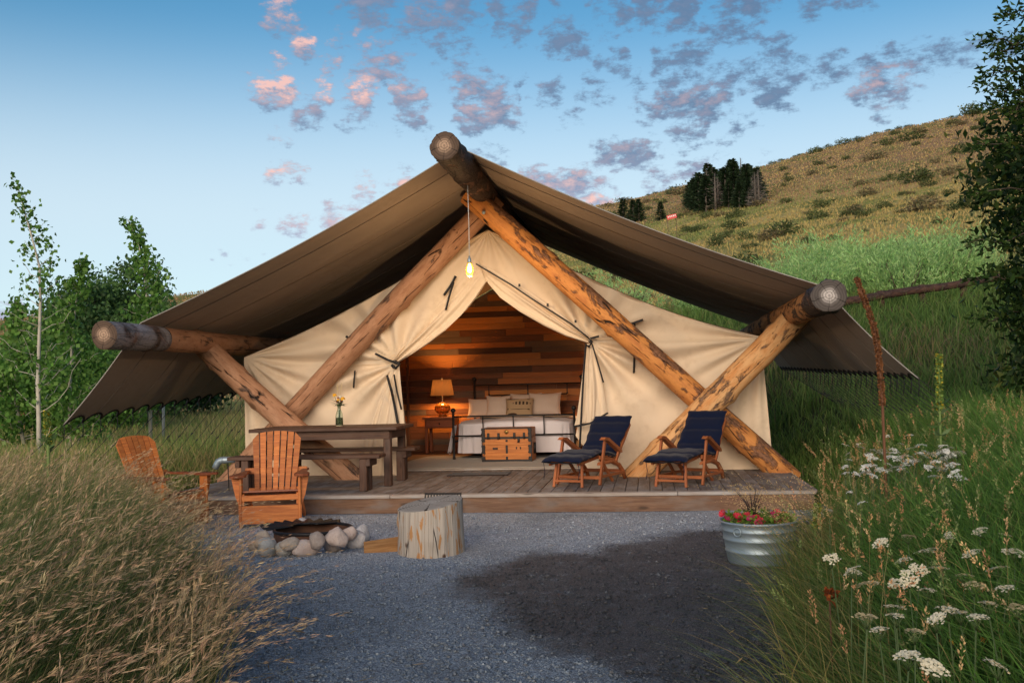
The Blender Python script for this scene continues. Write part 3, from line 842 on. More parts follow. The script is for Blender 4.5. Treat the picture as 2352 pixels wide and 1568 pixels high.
strap([(905, 828), (918, 836), (908, 846), (900, 838)], 13.86, .018)
strap([(889, 862), (900, 900), (908, 940), (914, 972)], 13.7, .015)
strap([(905, 860), (912, 900), (922, 940)], 13.7, .012)
for p_ in ((1193, 655), (1258, 700), (1322, 738)):
    q = P(*p_, TY); q = P(*p_, TY+fold(q.x, q.z)-.14)-Vector((-2.18, 14.2, DZ)); MB().box(q, (.03, .01, .04), None, .003).build('toggle', M['strap'], tent)

# ================================================================ interior
WZ = DZ+.005
wall = empty('plank_wall', (-2.15, 19.1, DZ), label='back wall of mixed reclaimed planks glowing in the lamp light', cat='wall')
PW = [m_wood('reclaimed_plank_orange', (.29, .095, .024), (.43, .155, .04), .6, .35),
      m_wood('reclaimed_plank_amber', (.39, .155, .04), (.53, .225, .065), .6, .3),
      m_wood('reclaimed_plank_brown', (.13, .05, .024), (.22, .09, .04), .65, .4),
      m_wood('reclaimed_plank_grey', (.11, .075, .055), (.19, .135, .10), .7, .4),
      m_wood('reclaimed_plank_dark', (.06, .028, .016), (.12, .055, .03), .65, .4)]
rp = random.Random(5)
unit = MB().box((0, 0, 0), (1, 1, 1), bev=.012).mesh('plank')
pm = []
for mt in PW:
    q = unit.copy(); q.materials.append(mt); pm.append(q)
z_ = 0; row = 0
while z_ < 3.0:
    h_ = rp.choice((.105, .115, .125))
    half = 3.75 if z_ < 1.75 else max(.4, 3.75*(3.25-z_)/1.5)
    x_ = -half
    while x_ < half:
        L_ = min(rp.uniform(.7, 2.2), half-x_)
        if L_ < .08: break
        w_ = [.28, .16, .28, .14, .14] if x_ < -1 else [.42, .20, .26, .05, .07]
        o = bpy.data.objects.new('plank', pm[rp.choices(range(5), w_)[0]]); COL.objects.link(o); o.parent = wall
        o.location = (x_+L_/2, rp.uniform(-.006, .006), z_+h_/2); o.scale = (L_-.004, .022, h_-.004)
        x_ += L_
    z_ += h_; row += 1
# end canvas behind the planks
MB().grid(lambda i, j: (TX0+(TX1-TX0)*i+2.15, .06, (float(gtop(TX0+(TX1-TX0)*i))-DZ)*j), 40, 12).build('end_canvas', M['canvas_in'], wall)
beam('corner_post', (-2.52, -.1, 0), (-2.52, -.1, 2.0), .05, .05, M['table'], wall, zdir=(0, 1, 0))

# bed
bed = empty('iron_bed', (-2.29, 16.7, WZ), label='black iron bed with pale bedding behind the trunk', cat='bed')
HW = 1.03
def post(x, y, h, name='post', r=.021):
    mb = MB(); mb.lathe([(r, 0), (r*1.25, .02), (r, .05), (r, h*.45), (r*1.35, h*.47), (r, h*.5), (r, h-.06), (r*1.4, h-.05), (r*.8, h-.035), (.012, h-.03)], 12, (x, y, 0))
    prof = [(.043*math.sin(a), h+.005-.043*math.cos(a)) for a in np.linspace(.15, math.pi, 9)]
    mb.lathe([(max(q[0], .001), q[1]) for q in prof], 14, (x, y, 0))
    return mb.build(name, M['iron'], bed)
for x in (-HW, HW): post(x, 0, .83); post(x, 2.15, 1.36)
def rail(x0, x1, y, z, r=.013): return MB().tube([(x0, y, z), (x1, y, z)], r, 8).build('rail', M['iron'], bed)
def spindle(x, y, z0, z1):
    mb = MB(); mb.lathe([(.010, z0), (.022, z0+.012), (.010, z0+.03), (.010, z1-.03), (.022, z1-.012), (.010, z1)], 8, (x, y, 0)); return mb.build('spindle', M['iron'], bed)
rail(-HW, HW, 0, .73); rail(-HW, HW, 0, .40); rail(-HW, HW, 2.15, 1.25); rail(-.75, .75, 2.15, 1.05)
for x in (-.52, 0, .52): spindle(x, 0, .40, .73)
for x in (-.75, 0, .75): spindle(x, 2.15, 1.05, 1.25)
for x in (-.5, -.25, .25, .5): spindle(x, 2.15, .7, 1.06)
for x in (-HW, HW): MB().tube([(x, 0, .30), (x, 2.15, .30)], .018, 8).build('side_rail', M['iron'], bed)
def mattress_pt(i, j):
    # rounded box of bedding with a hanging sheet, i around the outline, j from hem to top
    a = 2*math.pi*i; n = 8
    c, s = math.cos(a), math.sin(a)
    px, py = math.copysign(abs(c)**(2/n), c), math.copysign(abs(s)**(2/n), s)
    if j < .7:
        z = .10+.50*(j/.7); k = 1.0+.02*math.sin(a*14)*(1-j/.7)+.012*math.sin(a*31)*(1-j/.7)
    else:
        q = (j-.7)/.3; z = .60+.085*math.sin(q*math.pi/2); k = 1-.97*q**1.6
    return (px*(HW-.02)*k, 1.08+py*1.03*k, z+.012*math.sin(px*7+py*9)*(j > .7))
MB().grid(mattress_pt, 160, 30).build('bedding', M['white_linen'], bed)
def hem_pt(i, j):
    x = -HW+.04+(2*HW-.08)*i
    return (x, .03-.02*j, .30+.025*math.sin(x*5+1)*math.sin(i*9)-.0*j+.02*j)
MB().grid(lambda i, j: (-HW-.02-.10*j-.02*math.sin(i*14), .1+.3*i, .55-.45*j+.03*math.sin(i*9)), 24, 12).build('hanging_sheet', M['white_linen'], bed)
def pillow(name, x, y, z, w, h, t, mat, tilt, label, rz=0):
    mb = MB()
    def fn(sgn):
        def g(i, j):
            u, v = 2*i-1, 2*j-1
            e = (1-abs(u)**3.2)*(1-abs(v)**3.2)
            pin = 1-.06*(1-abs(u))-.0
            d = t*max(e, 0)**.45*(1+.06*math.sin(u*6+v*3))
            return (u*w/2*(1-.08*(1-v*v)), sgn*d*.5, v*h/2*(1-.11*(1-u*u)))
        return g
    mb.grid(fn(-1), 22, 16); mb.grid(fn(1), 22, 16)
    o = mb.build(name, mat); o.location = (x, y, z); o.rotation_euler = (R(-tilt), 0, rz)
    return tag(o, label, 'pillow')
pillow('pillow', -3.08, 18.45, 1.05, .62, .40, .20, M['pillow_pink'], 24, 'cream pillow at the lamp end of the bed')
pillow('pillow', -2.78, 18.30, 1.08, .46, .44, .18, M['pillow_pink'], 22, 'square cream pillow left of the arrow cushion', .05)
m_feather, t_, b_ = new_mat('feather_print')
tcf = t_.node('ShaderNodeTexCoord'); sf = t_.node('ShaderNodeSeparateXYZ', ins={0: tcf.outputs['Object']})
def ell(cx_, cz_, rx, rz_):
    a = t_.math('POWER', t_.math('DIVIDE', t_.math('SUBTRACT', sf.outputs[0], cx_), rx), 2)
    b2 = t_.math('POWER', t_.math('DIVIDE', t_.math('SUBTRACT', sf.outputs[2], cz_), rz_), 2)
    return t_.smooth(t_.math('ADD', a, b2), 1.1, .8)
mk = t_.math('MULTIPLY', ell(.05, .06, .17, .035), t_.smooth(t_.math('SINE', t_.math('MULTIPLY', sf.outputs[0], 95)), -.5, .2))
for e_ in ((.02, -.06, .18, .006), (.18, -.06, .025, .014), (-.12, .15, .12, .014), (.17, .14, .03, .01), (-.12, -.15, .09, .02), (-.2, -.05, .012, .02)):
    mk = t_.math('MAXIMUM', mk, ell(*e_))
t_.put(b_.inputs['Base Color'], t_.mix(mk, (.42, .29, .17), (.05, .028, .016))); b_.inputs['Roughness'].default_value = .9
pillow('cushion', -2.36, 18.08, 1.05, .52, .40, .18, m_feather, 26, 'tan cushion printed with a dark feather and arrow')
pillow('pillow', -1.92, 18.34, 1.10, .62, .46, .22, M['pillow_pink'], 20, 'plump cream pillow right of the arrow cushion', -.04)
pillow('pillow', -2.30, 18.58, 1.10, .60, .44, .18, M['pillow_pink'], 18, 'cream pillow tucked behind the arrow cushion')
thr = MB().grid(lambda i, j: (-2.95+1.62*i, 17.2+.35*j, .93+.012*math.sin(i*20)), 30, 8).build('folded_throw', m_cloth('throw_cloth', (.20, .14, .10)))
thr.modifiers.new('t', 'SOLIDIFY').thickness = .03
tag(thr, 'brown folded throw laid across the bed below the pillows', 'throw')

# trunk
tr_ = empty('steamer_trunk', (-2.31, 16.28, WZ), rz=R(-2), label='old wooden trunk with black iron corners at the foot of the bed', cat='trunk')
mw = m_wood('trunk_slats', (.40, .13, .028), (.60, .22, .052), .5, .15, knots=False)
mh = m_plain('trunk_hardware', (.02, .018, .018), .5, .4, .3, 25, .2)
MB().box((0, 0, .20), (.82, .46, .39), None, .008).build('body', mw, tr_)
lid = MB().box((0, 0, .475), (.82, .46, .15), None, .012).build('lid', mw, tr_)
for z, hgt in ((.025, .05), (.39, .05), (.545, .03)):
    MB().box((0, -.232, z), (.83, .012, hgt*.7), None, .003).build('iron_band', mh, tr_)
for z in (.115, .30):
    beam('slat', (-.40, -.236, z), (.40, -.236, z), .016, .055, mw, tr_, zdir=(0, 0, 1))
for x in (-.385, .385):
    MB().box((x, -.234, .28), (.055, .02, .55), None, .004).build('corner_iron', mh, tr_)
    for z in (.05, .15, .25, .35, .45, .52):
        MB().box((x, -.246, z), (.07, .012, .02), Euler((0, .3, 0)).to_matrix(), .003).build('stud', mh, tr_)
    MB().tube([(x*1.08, 0, .12), (x*1.08, 0, .30)], .03, 8).build('side_roller', mh, tr_)
for x in (0,): MB().box((x, -.236, .18), (.035, .014, .36), None, .003).build('centre_iron', mh, tr_)
for x, z in ((-.30, .43), (-.13, .43), (.13, .43), (.29, .43), (.20, .37)):
    lt = MB().box((x, -.242, z), (.038, .018, .085), None, .004); lt.tube([(x, -.25, z-.03), (x, -.258, z-.055)], .02, 8); lt.build('latch', mh, tr_)
lk = MB(); lk.lathe([(.001, .014), (.03, .012), (.036, 0)], 16); lo = lk.build('lock_plate', m_plain('brass', (.45, .28, .09), .35, .9), tr_); lo.location = (0, -.232, .485); lo.rotation_euler = (R(90), 0, 0)
ky = MB().tube([(0, -.248, .495), (0, -.248, .472)], .006, 8).build('keyhole', mh, lo); ky.parent = tr_
MB().box((-.19, -.236, .22), (.085, .014, .03), None, .003).build('handle_plate', mh, tr_)
MB().box((.16, -.236, .225), (.02, .014, .035), None, .003).build('handle_plate', mh, tr_)
MB().box((.225, -.236, .225), (.02, .014, .035), None, .003).build('handle_plate', mh, tr_)

# bedside table and lamp
ns = empty('bedside_table', (-3.92, 18.62, WZ), label='dark bedside table left of the bed under the lamp', cat='bedside table')
beam('table_top', (-.33, 0, .655), (.33, 0, .655), .5, .04, M['cedar_dark'], ns)
MB().box((0, 0, .55), (.58, .44, .17), None, .006).build('drawer_box', M['cedar_dark'], ns)
MB().box((0, -.226, .55), (.50, .02, .12), None, .004).build('drawer_front', M['cedar_dark'], ns)
MB().lathe([(.001, .02), (.016, .015), (.008, 0)], 10).build('knob', M['iron'], ns, (0, -.236, .55), (R(90), 0, 0))
for x in (-.26, .26):
    for y in (-.19, .19): beam('leg', (x, y, 0), (x, y, .47), .055, .055, M['cedar_dark'], ns, zdir=(0, 1, 0))
lp = empty('table_lamp', (-3.90, 18.60, WZ+.676), label='lit lamp with amber glass base and tan drum shade', cat='lamp')
mg, t_, b_ = new_mat('amber_glass'); b_.inputs['Base Color'].default_value = (.42, .17, .03, 1); b_.inputs['Roughness'].default_value = .08; b_.inputs['Transmission Weight'].default_value = .6; b_.inputs['IOR'].default_value = 1.4
MB().lathe([(.001, .0), (.08, .0), (.085, .02), (.06, .04), (.12, .08), (.155, .14), (.15, .19), (.10, .24), (.045, .26), (.03, .27)], 28).build('glass_base', mg, lp)
MB().lathe([(.012, .26), (.012, .40), (.03, .405), (.03, .42), (.012, .425), (.012, .46)], 12).build('stem', M['steel'], lp)
msh, t_, b_ = new_mat('lamp_shade_cloth')
b_.inputs['Base Color'].default_value = (.22, .125, .06, 1); b_.inputs['Roughness'].default_value = .9
trn = t_.node('ShaderNodeBsdfTranslucent'); trn.inputs[0].default_value = (.50, .28, .12, 1)
mx = t_.node('ShaderNodeMixShader', ins={0: .025, 1: b_.outputs[0], 2: trn.outputs[0]}); t_.l.new(mx.outputs[0], t_.n['Material Output'].inputs[0])
MB().lathe([(.225, .40), (.175, .70)], 40).build('lamp_shade', msh, lp)
MB().lathe([(.001, .74), (.012, .73), (.004, .70), (.004, .60)], 8).build('finial', M['steel'], lp)
def point(name, loc, energy, color, rad, parent=None):
    d = bpy.data.lights.new(name, 'POINT'); d.energy = energy; d.color = color; d.shadow_soft_size = rad
    o = bpy.data.objects.new(name, d); COL.objects.link(o); o.location = loc
    if parent: o.parent = parent
    return o
point('lamp_light', (0, 0, .54), 34, (1.0, .46, .14), .05, lp)
ns2 = copy_tree(ns); ns2.location = (-.62, 18.62, WZ); ns2['label'] = 'dark bedside table hidden behind the right door curtain'
lp2 = copy_tree(lp); lp2.location = (-.64, 18.60, WZ+.676); lp2['label'] = 'second lit lamp on the right bedside table behind the curtain'

rug = MB().grid(lambda i, j: (-3.95+3.9*i-.12*math.sin(j*3), 14.95+2.6*j, DZ+.014+.003*math.sin(i*30)*math.sin(j*20)), 40, 30).build('area_rug', m_cloth('rug_weave', (.36, .32, .27), weave=120))
rug.modifiers.new('t', 'SOLIDIFY').thickness = .012
tag(rug, 'pale grey rug on the tent floor in front of the bed', 'rug')
dm = MB().box((-2.42, 13.98, DZ+.008), (.86, .42, .012), None, .004).build('door_mat', m_cloth('mat_fibre', (.035, .022, .018), weave=90))
tag(dm, 'thin dark brown mat on the deck before the doorway', 'mat')

# ================================================================ hanging bulb
hb = empty('hanging_bulb', (-2.19, 12.3, 3.02), label='lit caged bulb hanging on a white cord from the ridge log', cat='light bulb'); hb.scale = (.88, .88, 1.0)
MB().tube([(.0, 0, 1.03), (.005, 0, .5), (0, 0, .085)], .006, 6).build('cord', m_plain('white_cord', (.72, .70, .66), .8, bstr=0), hb)
MB().lathe([(.001, .10), (.012, .095), (.016, .07), (.026, .065), (.028, .02), (.022, .0)], 16).build('socket', M['steel'], hb)
mbulb, t_, b_ = new_mat('glowing_bulb')
em = t_.node('ShaderNodeEmission'); em.inputs[0].default_value = (1, .62, .22, 1); em.inputs[1].default_value = 9
t_.l.new(em.outputs[0], t_.n['Material Output'].inputs[0])
MB().lathe([(.018, 0), (.022, -.03), (.034, -.06), (.036, -.085), (.024, -.11), (.001, -.12)], 16).build('bulb', mbulb, hb)
mcage = m_plain('yellow_cage', (.75, .48, .03), .45, 0, .1)
for k in range(8):
    a = 2*math.pi*k/8
    pts = [(r_*math.cos(a), r_*math.sin(a), z) for r_, z in ((.026, .015), (.04, -.02), (.054, -.07), (.05, -.12), (.03, -.155), (.008, -.165))]
    MB().tube(pts, .0042, 6).build('cage_wire', mcage, hb)
MB().tube([(.053*math.cos(a), .053*math.sin(a), -.08) for a in np.linspace(0, 2*math.pi, 25)], .0045, 6).build('cage_ring', mcage, hb)
point('bulb_light', (0, 0, -.2), 45, (1.0, .62, .28), .04, hb)

# ================================================================ table, benches, vase
tb = empty('picnic_table', (-4.2, 12.9, DZ), label='long dark wooden table holding the vase of flowers', cat='table')
for k in range(5):
    y = -.40+k*.2
    beam('top_board', (-.98-.01*random.random(), y, .742), (.98+.015*random.random(), y, .742), .194, .045, M['table'], tb, bev=.007)
for y in (-.40, .40): beam('apron', (-.88, y, .662), (.88, y, .662), .035, .11, M['table'], tb)
for x in (-.88, .88): beam('apron', (x, -.38, .662), (x, .38, .662), .035, .108, M['table'], tb)
for x in (-.84, .84):
    for y in (-.36, .36):
        beam('leg', (x, y, 0), (x, y, .715), .095, .095, M['table'], tb, zdir=(0, 1, 0), bev=.008)
def bench(loc, label, L=1.96):
    b_ = empty('bench', loc, label=label, cat='bench', group='benches at the long table')
    for k in range(2): beam('seat_board', (-L/2, -.078+.156*k, .425), (L/2, -.078+.156*k, .425), .15, .045, M['table'], b_, bev=.007)
    for x in (-L/2+.22, L/2-.22):
        for y in (-.085, .085): beam('leg', (x, y, 0), (x, y, .40), .095, .09, M['table'], b_, zdir=(0, 1, 0), bev=.007)
        beam('cleat', (x-.085 if x < 0 else x+.07, -.16, .355), (x-.085 if x < 0 else x+.07, .16, .355), .06, .09, M['table'], b_)
    return b_
bench((-4.27, 12.03, DZ), 'bench on the near side of the long table')
bench((-4.14, 13.34, DZ), 'bench between the long table and the tent')
va = empty('flower_vase', (-4.13, 12.95, DZ+.766), label='clear glass bottle with yellow flowers on the long table', cat='vase')
mglass, t_, b_ = new_mat('clear_glass'); b_.inputs['Base Color'].default_value = (.85, .95, .9, 1); b_.inputs['Roughness'].default_value = .03; b_.inputs['Transmission Weight'].default_value = 1; b_.inputs['IOR'].default_value = 1.3
MB().lathe([(.001, .0), (.045, .0), (.05, .01), (.05, .13), (.042, .17), (.022, .22), (.021, .27), (.026, .285), (.023, .285), (.018, .27), (.019, .22), (.039, .17), (.046, .13), (.046, .012), (.001, .01)], 24).build('bottle', mglass, va)
mwat, t_, b_ = new_mat('vase_water'); b_.inputs['Base Color'].default_value = (.55, .6, .35, 1); b_.inputs['Transmission Weight'].default_value = .8; b_.inputs['Roughness'].default_value = .05; b_.inputs['IOR'].default_value = 1.1
MB().lathe([(.001, .014), (.043, .014), (.044, .11), (.001, .112)], 20).build('water', mwat, va)
mstem = m_plain('flower_stem', (.05, .11, .025), .6); mleafd = m_plain('flower_leaf', (.035, .085, .025), .6)
my = m_plain('yellow_petals', (.80, .42, .015), .6); mr = m_plain('red_petals', (.25, .03, .02), .6); mwf = m_plain('cream_petals', (.72, .66, .55), .7)
def bloom(parent, c, r_, mat, n=16, name='flower'):
    mb = MB()
    for k in range(n):
        a = k*2.4; q = (k+.5)/n; el_ = 1.35-1.25*q
        d = Vector((math.cos(a)*math.cos(el_), math.sin(a)*math.cos(el_), math.sin(el_)))
        t1 = d.orthogonal().normalized(); t2 = d.cross(t1)
        s_ = r_*(.45+.35*q)
        p = Vector(c)+d*r_*.75
        mb.add([p-t1*s_*.7, p-t2*s_+d*s_*.1, p+t1*s_*.7, p+t2*s_+d*s_*.3], [(0, 1, 2, 3)])
    return mb.build(name, mat, parent)
for c, r_, mt in (((-.055, -.01, .405), .032, my), ((.06, -.02, .355), .034, my), ((.0, -.03, .345), .022, my), ((.02, .01, .385), .026, mwf), ((-.02, -.02, .325), .02, mr), ((.03, .02, .33), .02, mr), ((-.01, .02, .37), .022, mr)):
    bloom(va, c, r_, mt); MB().tube([(c[0]*.1, c[1]*.1, .03), (c[0]*.35, c[1]*.3, .25), c], .0028, 5).build('stem', mstem, va)
for k in range(22):
    a = random.uniform(0, 6.28); ln = random.uniform(.07, .15); e_ = random.uniform(-.3, .8)
    p0 = Vector((.0, 0, random.uniform(.26, .31))); d = Vector((math.cos(a)*math.cos(e_), math.sin(a)*math.cos(e_), math.sin(e_))); s_ = d.cross(Vector((0, 0, 1))).normalized()
    mb = MB(); mb.add([p0, p0+d*ln*.5+s_*.02, p0+d*ln-Vector((0, 0, .01)), p0+d*ln*.5-s_*.02], [(0, 1, 2, 3)]); mb.build('leaf', mleafd, va)
for x in (-.02, .035):
    MB().tube([(0, 0, .25), (x*.6, 0, .42), (x, 0, .52), (x*1.1, 0, .58)], [.002, .002, .007, .002], 6).build('wheat_stalk', m_plain('wheat', (.55, .42, .22), .8), va)

# ================================================================ adirondack chairs
def adirondack(loc, rz, label):
    ch = empty('adirondack_chair', loc, rz, label, 'chair', 'slatted wooden chairs around the fire pit')
    c1, c2 = M['cedar'], M['cedar_dark']
    for s in (-1, 1):
        beam('front_leg', (s*.315, .05, 0), (s*.315, .05, .545), .028, .11, c1, ch, zdir=(0, 1, 0))
        # side rail doubles as the rear leg
        poly = [(.02, .24), (.02, .36), (.10, .372), (.55, .265), (1.0, .0), (.86, .0), (.50, .15), (.14, .25)]
        MB().prism(poly, lambda u, v, t, s=s: (t, u, v), s*.292-.013, s*.292+.013).build('side_rail', c1, ch)
        arm = [(-.045, -.05), (.05, -.10), (.10, -.075), (.115, -.02), (.10, .10), (.06, .30), (.035, .62), (.05, .76), (-.02, .76), (-.03, .3), (-.06, .05)]
        MB().prism(arm, lambda u, v, t, s=s: (s*(.315+u), v, t), .547, .572).build('armrest', c2, ch)
        br = [(.0, .545), (.085, .545), (.07, .46), (.045, .34), (.0, .22)]
        MB().prism(br, lambda u, v, t, s=s: (s*(.33+u), t, v), .035, .065).build('arm_bracket', c1, ch)
    MB().prism([(-.335, .04), (.335, .04), (.335, .235), (-.335, .235)], lambda u, v, t: (u, t, v), .0, .022).build('front_apron', c1, ch)
    for k, (y, z) in enumerate(((.03, .335), (.075, .378), (.17, .362), (.265, .34), (.36, .315), (.455, .288))):
        W_ = .09
        if k == 0: beam('seat_slat', (-.305, .012, .318), (.305, .012, .318), .024, .062, c1, ch)
        else: beam('seat_slat', (-.305, y, z), (.305, y, z), .088, .022, c2 if k == 1 else c1, ch, zdir=(0, .22, 1))
    th = R(24)
    def bp(u, v, t): return (u, .505+v*math.sin(th)-t*math.cos(th), .27+v*math.cos(th)+t*math.sin(th))
    n = 7
    for k in range(n):
        f0, f1 = (k-n/2)/n, (k+1-n/2)/n
        wb, wt_ = .46, .565; g = .0075
        T = .80
        b0, b1 = f0*wb+g, f1*wb-g
        def top(u): return T-.62*abs(u)**2.1 if abs(u) < .21 else T-.62*.21**2.1-1.15*(abs(u)-.21)
        poly = [(b0, .02), (b1, .02)]
        t0, t1 = f0*wt_+g, f1*wt_-g
        ends = [(lerp(t1, t0, q/4), top(lerp(t1, t0, q/4))) for q in range(5)]
        poly += ends
        o = MB().prism(poly, bp, 0, .02).build('back_slat', c1, ch)
    for v, w in ((.09, .5), (.33, .60)):
        p0 = bp(-w/2-.05, v, -.022); p1 = bp(w/2+.05, v, -.022)
        beam('back_rail', p0, p1, .022, .07, c1, ch, zdir=(0, math.sin(th), math.cos(th)))
    return ch
adirondack((-4.13, 10.45, .008), R(15), 'orange wooden slatted chair facing us behind the fire pit')
adirondack((-5.12, 10.50, .008), R(70), 'orange wooden slatted chair turned sideways behind the tall grass')

# ================================================================ steamer chairs
def steamer(loc, rz, label, back=54):
    ch = empty('lounge_chair', loc, rz, label, 'lounge chair', 'navy cushioned lounge chairs on the deck')
    tk, nv = M['teak'], M['navy']
    # local y runs from the foot end (0) to the back
    for s in (-1, 1):
        beam('foot_leg', (s*.19, .10, 0), (s*.17, .16, .29), .032, .028, tk, ch, zdir=(0, 1, 0))
        beam('foot_rail', (s*.19, .0, .285), (s*.19, .62, .335), .028, .04, tk, ch)
        beam('front_leg', (s*.29, .40, .0), (s*.29, .60, .55), .05, .028, tk, ch, zdir=(1, 0, 0))
        pts = [(s*.26, .45, .26), (s*.26, .85, .255), (s*.26, 1.08, .20), (s*.26, 1.22, .10), (s*.26, 1.28, .0)]
        MB().tube(pts, [.028, .03, .03, .028, .024], 8, flat=.6).build('rear_leg', tk, ch)
        beam('seat_rail', (s*.25, .50, .33), (s*.25, 1.05, .25), .028, .05, tk, ch)
        beam('cross_leg', (s*.23, .95, .0), (s*.23, .55, .33), .045, .026, tk, ch, zdir=(1, 0, 0))
        arm = [(.50, .548), (.56, .578), (.66, .57), (1.06, .395), (1.08, .36), (1.04, .355), (.66, .525), (.58, .54)]
        MB().prism(arm, lambda u, v, t, s=s: (s*.29+t, u, v), -.032, .032).build('armrest', tk, ch)
        beam('arm_strut', (s*.29, 1.02, .38), (s*.27, .98, .25), .035, .025, tk, ch, zdir=(1, 0, 0))
    beam('stretcher', (-.18, .115, .075), (.18, .115, .075), .022, .03, tk, ch)
    beam('stretcher', (-.29, .43, .09), (.29, .43, .09), .022, .04, tk, ch)
    beam('stretcher', (-.26, 1.2, .11), (.26, 1.2, .11), .022, .04, tk, ch)
    for s in (-1, 1): beam('lower_rail', (s*.265, .44, .095), (s*.265, 1.22, .09), .022, .035, tk, ch)
    bk = R(back); by0, bz0 = 1.00, .26; BL = .70
    def bpos(x, l, d): return (x, by0+l*math.cos(bk)+d*math.sin(bk), bz0+l*math.sin(bk)-d*math.cos(bk))
    for s in (-1, 1): beam('back_rail', bpos(s*.24, 0, .03), bpos(s*.24, BL, .03), .028, .045, tk, ch)
    for l in np.linspace(.08, BL-.03, 7): beam('back_slat', bpos(-.24, l, .025), bpos(.24, l, .025), .05, .012, tk, ch, zdir=(0, -math.sin(bk), math.cos(bk)))
    for y in np.linspace(.03, .56, 6): beam('foot_slat', (-.19, y, .305+.05*y/.6), (.19, y, .305+.05*y/.6), .05, .012, tk, ch)
    for y in np.linspace(.62, 1.0, 4): beam('seat_slat', (-.25, y, .35-.1*(y-.55)), (.25, y, .35-.1*(y-.55)), .05, .012, tk, ch)
    # one long quilted cushion: foot, seat and back sections
    path = [(-.09, .315), (.0, .345), (.12, .352), (.34, .372), (.56, .395), (.62, .39), (.80, .36), (.97, .325)]
    for l in (.06, .20, .38, .55, .70, .78): q = bpos(0, l, -.035); path.append((q[1], q[2]))
    d = [0]
    for a, b in zip(path[:-1], path[1:]): d.append(d[-1]+math.hypot(b[0]-a[0], b[1]-a[1]))
    Ltot = d[-1]; seams = [0, .34, .68, 1.06, 1.28, 1.52, 1.72, Ltot]
    rg = random.Random(label)
    ph = rg.uniform(0, 6)
    def cush(sg):
        def fn(i, j):
            l = Ltot*j
            y = float(np.interp(l, d, [p[0] for p in path])); z = float(np.interp(l, d, [p[1] for p in path]))
            l2 = min(l+.02, Ltot); l1 = max(l-.02, 0)
            ty = float(np.interp(l2, d, [p[0] for p in path]))-float(np.interp(l1, d, [p[0] for p in path])); tz = float(np.interp(l2, d, [p[1] for p in path]))-float(np.interp(l1, d, [p[1] for p in path]))
            m_ = math.hypot(ty, tz); ny, nz = -tz/m_, ty/m_
            near_ = min(abs(l-s_) for s_ in seams)
            puff = .010+.026*min(1, near_/.06)**.5
            u = 2*i-1
            w = .265+.012*math.sin(l*9+ph)+.006*math.sin(l*31)
            puff *= max(0, 1-abs(u)**6)**.5
            puff += .004*math.sin(u*9+l*14+ph)
            droop = .05*max(0, .12-l)/.12*0
            return (u*w, y+ny*sg*puff, z+nz*sg*puff)
        return fn
    mb = MB(); mb.grid(cush(1), 20, 110); mb.grid(cush(-1), 20, 110)
    mb.build('cushion', nv, ch)
    for x in (-.24, .22):
        MB().tube([(x, -.06, .31), (x+.01, -.05, .2), (x-.01, -.045, .1)], .004, 5).build('cushion_tie', nv, ch)
    return ch
steamer((-1.05, 12.02, DZ), R(-21), 'navy cushioned lounge chair nearer the doorway and the bed', 41)
steamer((.18, 11.90, DZ), R(-22), 'navy cushioned lounge chair before the crossed logs at right', 46)

# ================================================================ fire pit, stump, wood, tub
FPX_, FPY_ = -3.30, 9.45
fp = empty('fire_ring', (FPX_, FPY_, 0), label='round rusty steel fire ring with a black rim', cat='fire ring')
MB().lathe([(.38, 0), (.375, .125), (.355, .125), (.355, .02)], 48).build('ring', M['rust'], fp)
MB().tube([(.37*math.cos(a), .37*math.sin(a), .13) for a in np.linspace(0, 2*math.pi, 49)], .018, 8).build('rim', M['iron'], fp)
MB().lathe([(.001, .05), (.2, .06), (.356, .04)], 32).build('ash_bed', m_plain('ash', (.03, .03, .032), .95, 0, .5, 20, .6), fp)
gr = empty('grill_grate', (FPX_-.12, FPY_+.10, .147), label='black wavy edged grill plate lying over the fire ring', cat='grate')
def gp(i, j):
    a = math.pi*(.25+1.0*i); rr = .12+.30*j+.014*math.sin(a*22)*j
    return (rr*math.cos(a), rr*math.sin(a)*.9, .012+.012*math.sin(a*22)*j)
gpo = MB().grid(gp, 120, 8).build('plate', M['iron'], gr); gpo.modifiers.new('t', 'SOLIDIFY').thickness = .012
def m_stone(name, c, c2):
    m_, t, b = new_mat(name); v, oi = coords(t)
    n = t.noise(v, 9, 6, .65); n2_ = t.noise(v, 45, 5, .7)
    cc = t.mix(t.smooth(n, .35, .65), c, c2); cc = t.mix(t.math('MULTIPLY', t.smooth(n2_, .55, .75), .6), cc, tuple(q*.4 for q in c))
    t.put(b.inputs['Base Color'], cc); b.inputs['Roughness'].default_value = .85
    bump(t, b, t.math('ADD', n, t.math('MULTIPLY', n2_, .6)), .9, .02); return m_
SM = dict(grey=m_stone('grey_stone', (.40, .39, .36), (.54, .52, .48)), pink=m_stone('pink_stone', (.54, .41, .35), (.64, .53, .47)), tan=m_stone('tan_stone', (.46, .36, .27), (.57, .47, .38)), white=m_stone('white_stone', (.56, .52, .50), (.66, .62, .60)), dark=m_stone('brown_stone', (.36, .29, .25), (.47, .39, .34)))
